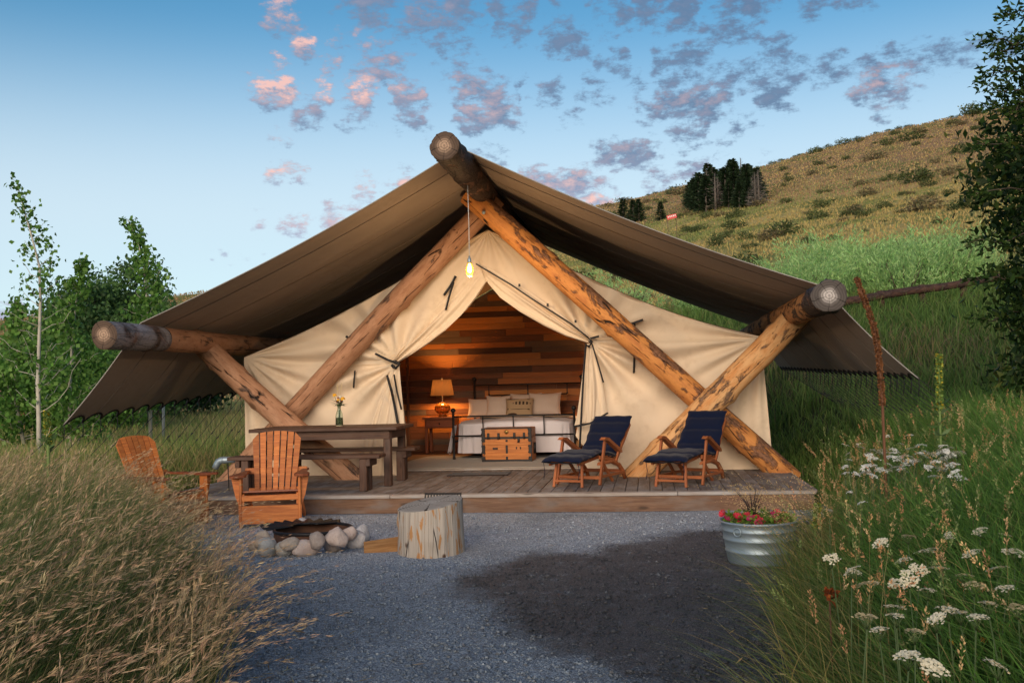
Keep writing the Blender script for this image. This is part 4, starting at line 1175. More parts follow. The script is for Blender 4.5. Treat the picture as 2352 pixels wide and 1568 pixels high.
def stone(x, y, z, sx_, sy_, sz_, mat, seed, label, angular=0, rz=0):
    rg = np.random.default_rng(seed)
    mb = MB(); nu2, nv2 = 22, 13
    dirs = rg.normal(size=(9, 3)); dirs /= np.linalg.norm(dirs, axis=1)[:, None]; offs = rg.uniform(.66, .92, 9)
    def fn(i, j):
        a = 2*math.pi*i; b_ = math.pi*(j-.5)
        d = np.array([math.cos(a)*math.cos(b_), math.sin(a)*math.cos(b_), math.sin(b_)])
        r_ = 1+.07*math.sin(d[0]*3+seed)+.06*math.sin(d[1]*4+seed*2)+.04*math.sin(d[2]*7+d[0]*5+seed)
        dot = dirs @ d
        lim = np.min(np.where(dot > .05, offs/np.maximum(dot, .05), 9))
        r_ = r_*(1-angular)+min(r_, lim)*angular
        return (d[0]*r_*sx_, d[1]*r_*sy_, d[2]*r_*sz_)
    mb.grid(fn, nu2, nv2)
    o = mb.build('fire_pit_stone', SM[mat], None, (x, y, z), (0, 0, rz))
    return tag(o, label, 'stone', 'stones around the fire ring')
def at_ground(x, y, z=0.0):
    q = P(x, y, 10); d = q-Vector((0, 0, CAM_H)); t = (z-CAM_H)/d.z; return d.x*t, d.y*t
ST = [  # foot of each stone in the picture, half sizes, lift, kind
 (648, 1281, .075, .075, .062, 0, 'grey', .2, 'pale grey round stone second from the left, front row'),
 (607, 1283, .085, .08, .085, 0, 'grey', .5, 'cracked grey stone at the left end of the front row'),
 (583, 1268, .07, .06, .05, 0, 'tan', .2, 'small tan stone at the far left of the fire ring in the grass'),
 (697, 1281, .11, .085, .068, 0, 'pink', .3, 'wide pinkish stone in the middle of the front row'),
 (757, 1270, .115, .09, .075, 0, 'dark', .5, 'brown angular stone right of centre in the front row'),
 (808, 1262, .095, .09, .085, 0, 'white', .6, 'whitish stone at the right end of the ring'),
 (598, 1262, .072, .07, .05, .09, 'tan', .3, 'tan stone perched on the left of the ring'),
 (600, 1245, .062, .06, .045, .13, 'tan', .6, 'small brown stone at the back left of the ring top'),
 (661, 1266, .085, .06, .052, .085, 'tan', .35, 'speckled tan stone leaning on the ring front left'),
 (723, 1262, .08, .065, .07, .085, 'dark', .4, 'brownish rounded stone leaning on the ring front right'),
 (772, 1258, .085, .08, .075, .10, 'pink', .9, 'angular pink block on top at the right'),
 (797, 1240, .07, .07, .055, .12, 'pink', .8, 'salmon flat stone behind the pink block'),
 (825, 1248, .07, .08, .075, .0, 'white', .5, 'pale stone behind the whitish one at far right'),
 (688, 1213, .07, .06, .045, .06, 'white', .3, 'white stone peeping over the far rim of the fire ring'),
]
for k, (px_, py_, a, b_, c, lift, mt, ang, lb) in enumerate(ST):
    a, b_, c = a*1.28, b_*1.15, c*1.25; ang = min(1, ang+.25)
    lift *= .85
    gx_, gy_ = at_ground(px_, py_, lift)
    stone(gx_, gy_+b_*.75, c*.85+lift, a, b_, c, mt, k+3, lb, ang, k*1.3)

# stump
st = empty('tree_stump', (-1.97, 8.78, 0), label='grey cracked tree stump standing on the gravel', cat='stump')
V, Q = log_mesh(.445, .305, .29, 77, n=56, seg=16, bend=.0, knots=3)
V[:, 2] += (V[:, 2]/.445)*(.035*V[:, 0]/.3+.03*V[:, 1]/.3)
th_ = np.arctan2(V[:, 1], V[:, 0])
for a0, dpt in ((-1.5, .03), (-1.15, .022), (-1.95, .018), (-.8, .015), (-2.3, .012)):
    dd_ = np.abs((th_-a0+np.pi) % (2*np.pi)-np.pi)
    kf = 1-dpt/.3*np.exp(-(dd_/.035)**2); V[:, 0] *= kf; V[:, 1] *= kf
def m_stump():
    m_, t, b = new_mat('weathered_stump'); v, oi = coords(t)
    tc_ = t.node('ShaderNodeTexCoord'); s_ = t.node('ShaderNodeSeparateXYZ', ins={0: tc_.outputs['Object']})
    ang = t.math('ARCTAN2', s_.outputs[1], s_.outputs[0])
    pv = t.comb(t.math('MULTIPLY', ang, 1.0), s_.outputs[2])
    g = t.noise(t.vmath('MULTIPLY', pv, (11, 1.4, 1)), 1.3, 6, .62)
    ptch = t.noise(t.vmath('MULTIPLY', pv, (3.6, 2.3, 1)), 1.5, 5, .6, .6)
    ck = t.node('ShaderNodeTexVoronoi', feature='DISTANCE_TO_EDGE', ins={'Vector': t.vmath('MULTIPLY', pv, (3.2, .3, 1))}); ck.inputs['Scale'].default_value = 1.2
    crack = t.smooth(ck.outputs['Distance'], .012, .003)
    c = t.mix(t.smooth(g, .3, .7), (.40, .34, .28), (.54, .475, .40))
    c = t.mix(t.smooth(ptch, .55, .60), c, t.mix(g, (.42, .19, .065), (.52, .28, .12)))
    vo = t.node('ShaderNodeTexVoronoi', ins={'Vector': t.vmath('MULTIPLY', pv, (1.8, 4, 1))}); vo.inputs['Scale'].default_value = 1.0
    c = t.mix(t.smooth(vo.outputs['Distance'], .15, .06), c, (.10, .05, .028))
    c = t.mix(crack, c, (.018, .013, .01))
    t.put(b.inputs['Base Color'], c); b.inputs['Roughness'].default_value = .85
    bump(t, b, t.math('SUBTRACT', g, t.math('MULTIPLY', crack, 1.5)), .7, .01); return m_
link('trunk', np_mesh('trunk', V, Q, m_stump(), smooth=True), None, st)
rim_ = V[-56:]; cen = rim_.mean(0)
mb = MB(); vv = list(rim_)+[cen+(q-cen)*.95+np.array([0, 0, .008]) for q in rim_]+[cen+np.array([0, 0, .012])]
mb.add(vv, [(k, (k+1) % 56, 56+(k+1) % 56, 56+k) for k in range(56)]+[(56+k, 56+(k+1) % 56, 112) for k in range(56)])
mb.build('cut_top', m_cut('stump_top', (.44, .40, .36), (.36, .32, .28)), st)
fw_ = MB()
poly = [(-.075, 0), (.075, .01), (.06, .09), (-.01, .13), (-.065, .08)]
fw_.prism(poly, lambda u, v, t: (t, u+.02*math.sin(t*9), v+.02*math.sin(t*6)), -.34, .0)
fw_.prism([(q[0]*.98, q[1]*.98) for q in poly], lambda u, v, t: (t, u+.03*math.sin(t*7), v+.01*math.sin(t*5)), 0.001, .2)
fo_ = fw_.build('firewood', m_wood('split_firewood', (.26, .12, .04), (.42, .22, .085), .8, .1)); fo_.location = (-2.27, 8.90, .012); fo_.rotation_euler = (0, R(-3), R(14))
tag(fo_, 'split piece of firewood lying beside the stump', 'firewood')
# black iron rack leaning against the deck
rk = empty('iron_rack', (-2.42, 11.36, .0), label='black slotted iron rack leaning on the deck edge behind the stump', cat='rack')
def rkp(x, z): return (x, .10*z/.25, z)
for z in (.02, .238): beam('bar', rkp(-.22, z), rkp(.22, z), .02, .022, M['iron'], rk)
for k in range(13):
    x = -.21+k*.035; beam('tine', rkp(x, .02), rkp(x, .235), .014, .012, M['iron'], rk, zdir=(0, 1, 0))

tub = empty('galvanised_tub', (.84, 8.28, .012), label='galvanised steel tub planted with red petunias', cat='planter'); tub.scale = (.93, .93, .93)
prof = [(.001, .012), (.24, .012), (.262, 0), (.27, .02), (.285, .10), (.292, .106), (.292, .118), (.287, .124), (.300, .20), (.308, .206), (.308, .218), (.302, .224), (.312, .28), (.319, .285), (.319, .295), (.314, .30), (.322, .345), (.334, .352), (.336, .364), (.326, .37), (.314, .355), (.30, .28)]
MB().lathe(prof, 64).build('tub', M['steel'], tub)
MB().lathe([(.001, .325), (.2, .33), (.308, .318)], 32).build('soil', m_plain('potting_soil', (.03, .02, .013), .95, 0, .4, 30, .6), tub)
hdl = [(.035*math.cos(a), 0, -.03+.035*math.sin(a)) for a in np.linspace(0, 2*math.pi, 20)]
ho = MB().tube(hdl, .006, 6, caps=False).build('handle', M['steel'], tub); ho.location = (-.205, -.262, .325); ho.rotation_euler = (0, 0, R(-38))
mpl = m_plant('tub_foliage', .3)
def leaf_arrays(Pn, size, col, aspect=.5, up=.4, rg=rng, dirs=None, fold_=.15):
    n = len(Pn)
    if dirs is None:
        d = rg.normal(size=(n, 3)); d[:, 2] += up
    else: d = dirs+rg.normal(size=(n, 3))*.25
    d /= np.linalg.norm(d, axis=1)[:, None]
    q = rg.normal(size=(n, 3)); s = np.cross(d, q); s /= np.linalg.norm(s, axis=1)[:, None]
    nn = np.cross(d, s)
    sz = np.asarray(size).reshape(-1, 1)*np.ones((n, 1))
    v = np.stack([Pn, Pn+d*sz*.5+s*sz*aspect*.5+nn*sz*fold_, Pn+d*sz, Pn+d*sz*.5-s*sz*aspect*.5+nn*sz*fold_], 1).reshape(-1, 3)
    f = np.arange(4*n).reshape(-1, 4); f = np.concatenate([f])
    c = np.repeat(col, 4, axis=0)
    return v, f, c
def merge(parts):
    vs, fs, cs = [], [], []; b = 0
    for v, f, c in parts:
        vs.append(v); fs.append(f+b); cs.append(c); b += len(v)
    return np.vstack(vs), np.vstack(fs), np.vstack(cs)
n = 900; a = rng.uniform(0, 6.28, n); r_ = .30*np.sqrt(rng.uniform(0, 1, n))
pp = np.stack([r_*np.cos(a), r_*np.sin(a), .33+rng.uniform(0, .08, n)], -1)
cc = np.array([.14, .24, .03])*rng.uniform(.6, 1.5, (n, 1))*np.array([1, 1, 1])
link('foliage', np_mesh('foliage', *leaf_arrays(pp, rng.uniform(.03, .055, n), cc, .6)[:2], mpl, leaf_arrays(pp, .04, cc)[2]), None, tub)
mpet = m_plain('petunia_red', (.50, .008, .03), .55, 0, .25, 30, 0); mpet2 = m_plain('petunia_magenta', (.36, .006, .07), .55, 0, .25, 30, 0)
pet = MB()
for k in range(5):
    a0 = k*2*math.pi/5
    for a1, b1 in ((a0-.62, a0), (a0, a0+.62)):
        pet.add([(0, 0, -.012), (.026*math.cos(a1), .026*math.sin(a1), .003), (.034*math.cos((a1+b1)/2), .034*math.sin((a1+b1)/2), .008), (.03*math.cos(b1), .03*math.sin(b1), .0)], [(0, 1, 2, 3)])
pme = [pet.mesh('petunia'), pet.mesh('petunia')]; pme[0].materials.append(mpet); pme[1].materials.append(mpet2)
for k in range(30):
    a = random.uniform(math.pi*.85, math.pi*2.15) if k < 24 else random.uniform(0, 6.28)
    r_ = random.uniform(.12, .31)
    o = link('petunia', pme[k % 3 == 0], None, tub, (r_*math.cos(a), r_*math.sin(a), .385+random.uniform(-.015, .04)), (random.uniform(.4, 1.1), 0, random.uniform(-.9, .9)))
    o.scale = (1.15,)*3
sp_ = MB()
for k in range(26):
    a = random.uniform(0, 6.28); ln = random.uniform(.16, .32); lean = random.uniform(.03, .16)
    sp_.tube([(-.04, .05, .33), (-.04+lean*.4*math.cos(a), .05+lean*.4*math.sin(a), .33+ln*.6), (-.04+lean*math.cos(a), .05+lean*math.sin(a), .33+ln)], [.006, .005, .001], 4, flat=.3)
sp_.build('spiky_grass', m_plain('purple_spikes', (.03, .014, .016), .6, bstr=0), tub)

# galvanised pipe elbow by the tent corner
pe = empty('stove_pipe_elbow', (-5.62, 11.95, .62), label='shiny metal pipe elbow jutting out beside the bench end', cat='pipe')
q0 = P(534, 1056, 12.2); q1 = P(508, 1056, 12.2); q2 = P(494, 1073, 12.2)
pe.location = q1
pts = [Vector((.22, .02, .004)), Vector((.03, 0, 0)), Vector((-.01, 0, -.004)), Vector((-.035, 0, -.02)), Vector((-.055, 0, -.048)), q2-q1+Vector((0, 0, -.01))]
MB().tube(pts, [.042]*6, 16).build('pipe', M['steel'], pe)
for p_, d_ in ((pts[1], Vector((1, 0, 0))), (pts[3], Vector((1, 0, .8)))):
    MB().tube([p_-d_*.004, p_+d_*.004], .047, 16).build('seam_ring', M['steel'], pe)
MB().tube([Vector((.09, .0, -.04)), Vector((.1, 0, -.40))], .007, 6).build('support_wire', M['rope'], pe)

# ================================================================ vegetation
M['grass'] = m_plant('grass_blades', .38, .55, 1.25); M['hill_grass'] = m_plant('hill_grass_blades', .35, .6, 1.3)
M['leaf'] = m_plant('tree_leaves', .4, .5, 1.2)
M['dry'] = m_plant('dry_grass', .3, .75, 1.35, spec=.1)
def colvar(n, cols, wts, var=.25, rg=rng):
    k = rg.choice(len(cols), n, p=np.array(wts)/sum(wts)); c = np.array(cols)[k]
    return np.clip(c*(1+rg.uniform(-var, var, (n, 1)))*(1+rg.uniform(-.08, .08, (n, 3))), 0, 1)
def blades(base, h, width, lean, ldir, c0, c1, segs=4, rg=rng, curl=1.0):
    """curved tapering blades; returns verts, quads, colours"""
    n = len(base); t = np.linspace(0, 1, segs+1)[None, :, None]
    h = h.reshape(-1, 1, 1); lean = lean.reshape(-1, 1, 1)
    d = np.stack([np.cos(ldir), np.sin(ldir), np.zeros(n)], -1)[:, None, :]
    up = np.array([0, 0, 1.0])[None, None, :]
    cen = base[:, None, :]+up*h*(t-.38*lean*t**2.4)+d*h*lean*t**2*curl
    fa = rg.uniform(0, np.pi, n); s = np.stack([np.cos(fa), np.sin(fa), np.zeros(n)], -1)[:, None, :]
    w = width.reshape(-1, 1, 1)*np.clip(1-t**1.6, .06, 1)*.5
    v = np.stack([cen-s*w, cen+s*w], 2)          # n, segs+1, 2, 3
    idx = np.arange(n*(segs+1)*2).reshape(n, segs+1, 2)
    f = np.stack([idx[:, :-1, 0], idx[:, :-1, 1], idx[:, 1:, 1], idx[:, 1:, 0]], -1).reshape(-1, 4)
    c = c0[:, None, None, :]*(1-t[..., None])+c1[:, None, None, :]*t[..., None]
    c = np.broadcast_to(c, (n, segs+1, 2, 3))
    return v.reshape(-1, 3), f, c.reshape(-1, 3), cen
def plumes(cen, h, k, size, spread, col, t0=.72, rg=rng, aspect=.28, along=1.0):
    """seed heads: small slim grains set around the last part of each stem"""
    n, m_, _ = cen.shape
    tt = rg.uniform(t0, 1, (n, k))
    fi = tt*(m_-1); i0 = np.clip(fi.astype(int), 0, m_-2); fr = (fi-i0)[..., None]
    ar = np.arange(n)[:, None]
    p = cen[ar, i0]*(1-fr)+cen[ar, i0+1]*fr
    tan = cen[ar, i0+1]-cen[ar, i0]; tan /= np.linalg.norm(tan, axis=-1, keepdims=True)
    off = rg.normal(size=(n, k, 3)); off -= tan*np.sum(off*tan, -1, keepdims=True)
    off /= np.linalg.norm(off, axis=-1, keepdims=True)+1e-6
    prof = np.sin(np.pi*np.clip((tt-t0)/(1-t0), .06, .97))**.7
    p = p+off*(spread*prof*rg.uniform(.1, 1, (n, k)))[..., None]
    d = tan*along+off*.55+rg.normal(size=(n, k, 3))*.2
    v, f, c = leaf_arrays(p.reshape(-1, 3), size*rg.uniform(.7, 1.3, n*k), np.repeat(col, k, axis=0)*rg.uniform(.75, 1.25, (n*k, 1)), aspect, dirs=d.reshape(-1, 3)*(3 if along == 1 else 1), rg=rg, fold_=0)
    return v, f, c
def scatter(n, y0, y1, xlo, xhi, rg=rng, ypow=1.0):
    y = y0+(y1-y0)*rg.uniform(0, 1, n)**ypow
    a, b = xlo(y), xhi(y); x = a+(b-a)*rg.uniform(0, 1, n)
    return x, y
def on_ground(x, y): return np.stack([x, y, height(x, y)-.01], -1)
def stuff(name, parts, mat, label=None):
    v, f, c = merge(parts)
    o = link(name, np_mesh(name, v, f, mat, c)); o['kind'] = 'stuff'
    if label: o['label'] = label
    return o
xl_f = lambda y: np.interp(y, GX_Y, GX_L)-.42*np.exp(-((y-8.9)/1.2)**2); xr_f = lambda y: np.interp(y, GX_Y, GX_R)
# ---- tall dry grass, left foreground
n = 6600
x, y = scatter(n, 2.6, 10.6, lambda q: -.80*q-1.0, lambda q: xl_f(q)+.12, ypow=.85)
edge_d = xl_f(y)-x
keep = fbm(x*1.1, y*1.1, 17)+rng.normal(0, .45, n) > -.25; x, y = x[keep], y[keep]; n = len(x); edge_d = xl_f(y)-x
hgt = (.60+.42*sstep(edge_d, .0, 1.1))*rng.uniform(.55, 1.25, n)*(1-.30*sstep(y, 7.5, 9.5))*(1+.16*fbm(x*1.6, y*1.6, 11))
c0 = colvar(n, [(.18, .19, .055), (.34, .27, .11)], [1, 1]); c1 = colvar(n, [(.50, .37, .20), (.44, .34, .19), (.60, .46, .26)], [2, 1, 1])
ld = .25+.7*fbm(x*.9, y*.9, 12)+rng.normal(0, .45, n)
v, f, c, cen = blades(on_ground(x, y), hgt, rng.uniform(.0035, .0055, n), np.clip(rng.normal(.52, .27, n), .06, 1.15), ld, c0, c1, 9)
pc = colvar(n, [(.44, .30, .185), (.38, .27, .165), (.54, .40, .24)], [3, 2, 1], .3)
pl = plumes(cen, hgt, 22, .034, .011, pc, .70, aspect=.10, along=4.0)
stuff('tall_dry_grass', [(v, f, c), pl], M['dry'], 'tall dry grass with feathery tan seed heads')
n = 50000
x, y = scatter(n, 2.4, 11.2, lambda q: -.82*q-1.2, lambda q: xl_f(q)+.02, ypow=.8)
edge_d = xl_f(y)-x
hgt = (.36+.56*sstep(edge_d, .0, 1.0))*rng.uniform(.55, 1.25, n)*(1-.3*sstep(y, 7.5, 9.5))*(1+.15*fbm(x*1.6, y*1.6, 11))
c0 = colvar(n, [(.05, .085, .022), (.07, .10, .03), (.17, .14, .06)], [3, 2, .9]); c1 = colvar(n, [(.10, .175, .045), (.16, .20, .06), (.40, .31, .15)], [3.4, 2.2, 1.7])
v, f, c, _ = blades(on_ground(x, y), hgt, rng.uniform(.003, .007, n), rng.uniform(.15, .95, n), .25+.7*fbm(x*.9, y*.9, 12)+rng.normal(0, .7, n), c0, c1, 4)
stuff('green_understorey_grass', [(v, f, c)], M['grass'], 'green grass under the dry seed heads at left')
# ---- green meadow, right foreground
def xright(q): return .50*q+1.3
n = 84000
x, y = scatter(n, 2.4, 13.2, lambda q: xr_f(q)-.02, xright, ypow=.85)
keep = ~((x < 1.95) & (y > 11.2)); x, y = x[keep], y[keep]; n = len(x)
edge_d = x-xr_f(y)
hgt = (.24+.42*sstep(edge_d, .0, .9)+.16*sstep(edge_d, .8, 2.0))*rng.uniform(.45, 1.3, n)*(1+.2*fbm(x*2, y*2, 15))
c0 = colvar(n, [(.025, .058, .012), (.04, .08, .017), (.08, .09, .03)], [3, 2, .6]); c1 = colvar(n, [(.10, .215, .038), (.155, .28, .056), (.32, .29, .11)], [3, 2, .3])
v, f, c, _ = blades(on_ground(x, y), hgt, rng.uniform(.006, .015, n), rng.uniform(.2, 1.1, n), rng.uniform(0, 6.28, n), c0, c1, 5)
parts_ = [(v, f, c)]
# fringe that falls out over the gravel
n = 2800
x, y = scatter(n, 3.0, 9.4, lambda q: xr_f(q)-.10, lambda q: xr_f(q)+.5)
hgt = rng.uniform(.35, .75, n); c0 = colvar(n, [(.07, .09, .025), (.2, .16, .06)], [2, 1]); c1 = colvar(n, [(.14, .21, .05), (.44, .34, .13)], [2, 1])
v, f, c, _ = blades(on_ground(x, y), hgt, rng.uniform(.003, .007, n), rng.uniform(.45, 1.15, n), rng.normal(3.3, .9, n), c0, c1, 6)
parts_.append((v, f, c))
stuff('meadow_grass', parts_, M['grass'], 'lush green meadow grass on the right bank')
# seed stalks standing over it
n = 1500
x, y = scatter(n, 3.0, 12.5, lambda q: xr_f(q)+.05, xright, ypow=.7)
keep = ~((x < 2.0) & (y > 11)); x, y = x[keep], y[keep]; n = len(x)
hgt = rng.uniform(.5, 1.0, n)
c0 = colvar(n, [(.12, .15, .04), (.25, .2, .08)], [1, 1]); c1 = colvar(n, [(.40, .26, .12), (.30, .28, .12)], [1, 1])
v, f, c, cen = blades(on_ground(x, y), hgt, np.full(n, .0034), rng.uniform(.05, .5, n), rng.uniform(0, 6.28, n), c0, c1, 6)
pc = colvar(n, [(.46, .25, .12), (.22, .26, .10), (.52, .36, .18)], [2, 2, 1], .2)
pl = plumes(cen, hgt, 38, .013, .010, pc, .84, aspect=.4)
stuff('meadow_seed_stalks', [(v, f, c), pl], M['dry'], 'tan grass seed stalks standing over the right meadow')
# arching seed grass near the tub
n = 70
x = rng.uniform(1.0, 1.75, n); y = rng.uniform(7.2, 9.6, n); keep = np.hypot(x-.84, y-8.28) > .38; x, y = x[keep], y[keep]; n = len(x)
hgt = rng.uniform(.6, .95, n)
v, f, c, cen = blades(on_ground(x, y), hgt, np.full(n, .003), rng.uniform(.5, 1.0, n), rng.normal(3.1, .6, n), colvar(n, [(.2, .2, .07)], [1]), colvar(n, [(.46, .32, .15)], [1]), 9)
pl = plumes(cen, hgt, 40, .015, .022, colvar(n, [(.50, .34, .17)], [1]), .62)
stuff('arching_seed_grass', [(v, f, c), pl], M['dry'], 'arching tan seed grass leaning over the steel tub')
# ---- meadow beside and behind the tent
n = 70000
x, y = scatter(n, 11.5, 52, lambda q: -.80*q-2, lambda q: np.full_like(q, -6.2), ypow=1.35)
keep = ~((x > -6.5) & (y < 21)); x, y = x[keep], y[keep]; n = len(x)
hgt = rng.uniform(.35, .85, n)*(.55+.45*sstep(-x, 6.4, 8.5)); wd = .006+.0007*y
patch = fbm(x*.5, y*.5, 21)
k_ = (patch+rng.normal(0, .5, n) > .05)[:, None]
c1 = np.where(k_, colvar(n, [(.44, .32, .13), (.50, .37, .17)], [1, 1]), colvar(n, [(.20, .28, .07), (.26, .30, .09)], [1, 1]))
c0 = colvar(n, [(.06, .10, .025), (.10, .13, .035)], [1, 1])
v, f, c, _ = blades(on_ground(x, y), hgt, wd*rng.uniform(.7, 1.3, n), rng.uniform(.1, .7, n), rng.uniform(0, 6.28, n), c0, c1, 3)
stuff('left_meadow_grass', [(v, f, c)], M['hill_grass'], 'tan and green meadow grass left of the tent')
n = 95000
x, y = scatter(n, 11.5, 46, lambda q: np.where(q < 21.5, 2.0, -6.0), lambda q: .50*q+4, ypow=1.15)
hgt = rng.uniform(.3, .75, n)*np.where((x < 3.4) & (y < 20), .45, 1.0); wd = .006+.0007*y
patch = fbm(x*.45, y*.45, 33)
k_ = (patch+rng.normal(0, .45, n) > .4)[:, None]
c1 = np.where(k_, colvar(n, [(.30, .22, .09), (.24, .18, .09), (.26, .17, .12)], [1, 1, .7]), colvar(n, [(.14, .24, .05), (.20, .27, .07), (.10, .19, .04)], [1, 1, 1]))
c0 = colvar(n, [(.035, .07, .016), (.05, .085, .02)], [1, 1])
v, f, c, _ = blades(on_ground(x, y), hgt, wd*rng.uniform(.7, 1.3, n), rng.uniform(.1, .8, n), rng.uniform(0, 6.28, n), c0, c1, 3)
stuff('right_slope_grass', [(v, f, c)], M['grass'], 'green and straw grass on the slope right of the tent')
# ---- hillside grass tufts
def polar(n, r0, r1, a0, a1, rg=rng, p=.7):
    r_ = r0+(r1-r0)*rg.uniform(0, 1, n)**p; a = np.radians(rg.uniform(a0, a1, n)); return r_*np.sin(a), r_*np.cos(a), r_
n = 110000
x, y, r_ = polar(n, 44, 223, -13, 30)
hgt = rng.uniform(.14, .36, n)
patch = fbm(x*.10, y*.10, 41)+.6*fbm(x*.4, y*.4, 42)+rng.normal(0, .14, n)
c1 = np.where((patch > .25)[:, None], colvar(n, [(.24, .25, .08), (.20, .22, .07)], [1, 1], .12), colvar(n, [(.46, .345, .13), (.41, .31, .115), (.37, .29, .105)], [1, 1, 1], .12))
brown = (height(x, y)+fbm(x*.05, y*.05, 43)*8 > 27)[:, None]
c1 = np.where(brown & (rng.uniform(0, 1, (n, 1)) < .7), colvar(n, [(.34, .225, .12), (.28, .185, .10)], [1, 1]), c1)
v, f, c, _ = blades(on_ground(x, y), hgt, .05+.0009*r_*rng.uniform(.6, 1.4, n), rng.uniform(.1, .6, n), rng.uniform(0, 6.28, n), c1*.8, c1, 2)
stuff('hillside_grass', [(v, f, c)], M['hill_grass'], 'golden dry grass covering the hillside')
n = 26000
x, y, r_ = polar(n, 60, 223, -50, -13)
hgt = rng.uniform(.25, .6, n); c1 = colvar(n, [(.40, .25, .12), (.30, .19, .09), (.16, .16, .06)], [1, 1, .6])
v, f, c, _ = blades(on_ground(x, y), hgt, .05+.001*r_*rng.uniform(.6, 1.4, n), rng.uniform(.1, .6, n), rng.uniform(0, 6.28, n), c1*.8, c1, 2)
stuff('far_hill_grass', [(v, f, c)], M['hill_grass'], 'brown grass on the far hills behind the left trees')

# ================================================================ shrubs and trees
def clumpy(n, ell_, k, rad, rg):
    """leaf points bunched in k clumps spread over and through ellipsoids [(centre, radii)]"""
    w = np.array([e[1][0]*e[1][1]*e[1][2] for e in ell_])**.67; w /= w.sum()
    cs = []
    for e, m_ in zip(ell_, rg.multinomial(k, w)):
        d = rg.normal(size=(m_, 3)); d /= np.linalg.norm(d, axis=1)[:, None]
        q = rg.uniform(.45, 1.0, (m_, 1))**.6
        cs.append(np.array(e[0])+d*q*np.array(e[1]))
    cs = np.vstack(cs); i = rg.integers(0, len(cs), n)
    tone = rg.uniform(.65, 1.3, len(cs))
    return cs[i]+rg.normal(size=(n, 3))*rad*np.array([1, 1, .75]), cs, tone[i]
def foliage(name, n, ell_, k, rad, size, cols, wts, seed, aspect=.6, mat=None, up=.3):
    rg = np.random.default_rng(seed)
    p, cs, tone = clumpy(n, ell_, k, rad, rg)
    c = colvar(n, cols, wts, .2, rg)*tone[:, None]
    v, f, c = leaf_arrays(p, size*rg.uniform(.7, 1.3, n), c, aspect, up, rg)
    return np_mesh(name, v, f, mat or M['leaf'], np.clip(c, 0, 1)), cs
SHRUB = [foliage('shrub_leaves', 420, [((0, 0, .35), (.8, .7, .38))], 34, .16, .17, [(.10, .125, .045), (.14, .155, .055), (.075, .10, .035)], [2, 1, 1], 60+q, .5)[0] for q in range(4)]
SHRUB2 = [foliage('shrub_leaves', 420, [((0, 0, .3), (.8, .75, .33))], 30, .16, .17, [(.20, .155, .08), (.24, .185, .095), (.14, .13, .06)], [1, 1, 1], 70+q, .5)[0] for q in range(2)]
rg = np.random.default_rng(90); placed = 0
while placed < 240:
    a = rg.uniform(-6, 21.5); r_ = 50+172*rg.uniform()**.75
    xx, yy_ = r_*math.sin(R(a)), r_*math.cos(R(a))
    if fbm(np.array([xx*.07]), np.array([yy_*.07]), 91)[0]+rg.normal(0, .5) < -.15: continue
    dull = rg.uniform() < .3
    o = link('hill_shrub', (SHRUB2 if dull else SHRUB)[rg.integers(0, 2 if dull else 4)], None, None, (xx, yy_, float(height(xx, yy_))-.05), (0, 0, rg.uniform(0, 6.28)))
    s_ = rg.gamma(3, .22)*(1+.002*r_)+.2; o.scale = (s_*1.15, s_*1.15, s_*rg.uniform(.7, 1.1))
    band = 'low on the hillside above the willows' if r_ < 95 else ('halfway up the hillside' if r_ < 160 else 'high on the hillside near the crest')
    kind_ = ('large ' if s_ > 1.1 else 'small ')+('brownish' if dull else 'green')
    tag(o, kind_+' shrub '+band, 'shrub', kind_+' shrubs '+band); placed += 1
# crest shrubs show against the sky
for k in range(34):
    a = -1+k*.62+rg.uniform(-.2, .2); r_ = 219
    xx, yy_ = r_*math.sin(R(a)), r_*math.cos(R(a))
    o = link('hill_shrub', SHRUB[k % 4], None, None, (xx, yy_, float(height(xx, yy_))-.1), (0, 0, rg.uniform(0, 6)))
    s_ = rg.uniform(.3, .9); o.scale = (s_*1.5, s_*1.5, s_)
    tag(o, 'small dark shrub on the skyline of the hill', 'shrub', 'shrubs along the hill crest')
# feathery green willows behind the fence
def willow_mesh(seed):
    rg = np.random.default_rng(seed); ps, ds = [], []
    for s in range(46):
        a = rg.uniform(0, 6.28); r_ = rg.uniform(0, .9); H_ = rg.uniform(1.1, 2.3)*(1-.25*r_)
        m_ = 62; t = rg.uniform(.12, 1, m_)
        lean = rg.uniform(.1, .5)
        p = np.stack([(r_+lean*t**2*H_)*math.cos(a)*np.ones(m_), (r_+lean*t**2*H_)*math.sin(a)*np.ones(m_), H_*t], -1)+rg.normal(size=(m_, 3))*.07
        ps.append(p); ds.append(np.stack([np.full(m_, math.cos(a)*.5), np.full(m_, math.sin(a)*.5), np.full(m_, 1.0)], -1)+rg.normal(size=(m_, 3))*.4)
    p = np.vstack(ps); n = len(p)
    c = colvar(n, [(.34, .52, .19), (.43, .60, .24), (.22, .39, .13)], [2, 1.4, 1], .2, rg)
    v, f, c = leaf_arrays(p, .15*rg.uniform(.6, 1.3, n), c, .17, dirs=np.vstack(ds), rg=rg)
    return np_mesh('willow_leaves', v, f, M['leaf'], c)
WIL = [willow_mesh(100+q) for q in range(3)]
wst = MB()
for q in range(7):
    a = q*.9; wst.tube([(.0, 0, -.1), (.3*math.cos(a), .3*math.sin(a), .6), (.55*math.cos(a), .55*math.sin(a), 1.3)], [.03, .02, .006], 5)
wst = wst.mesh('willow_stems'); wst.materials.append(m_plain('willow_bark', (.09, .06, .04), .8))
rg = np.random.default_rng(101)
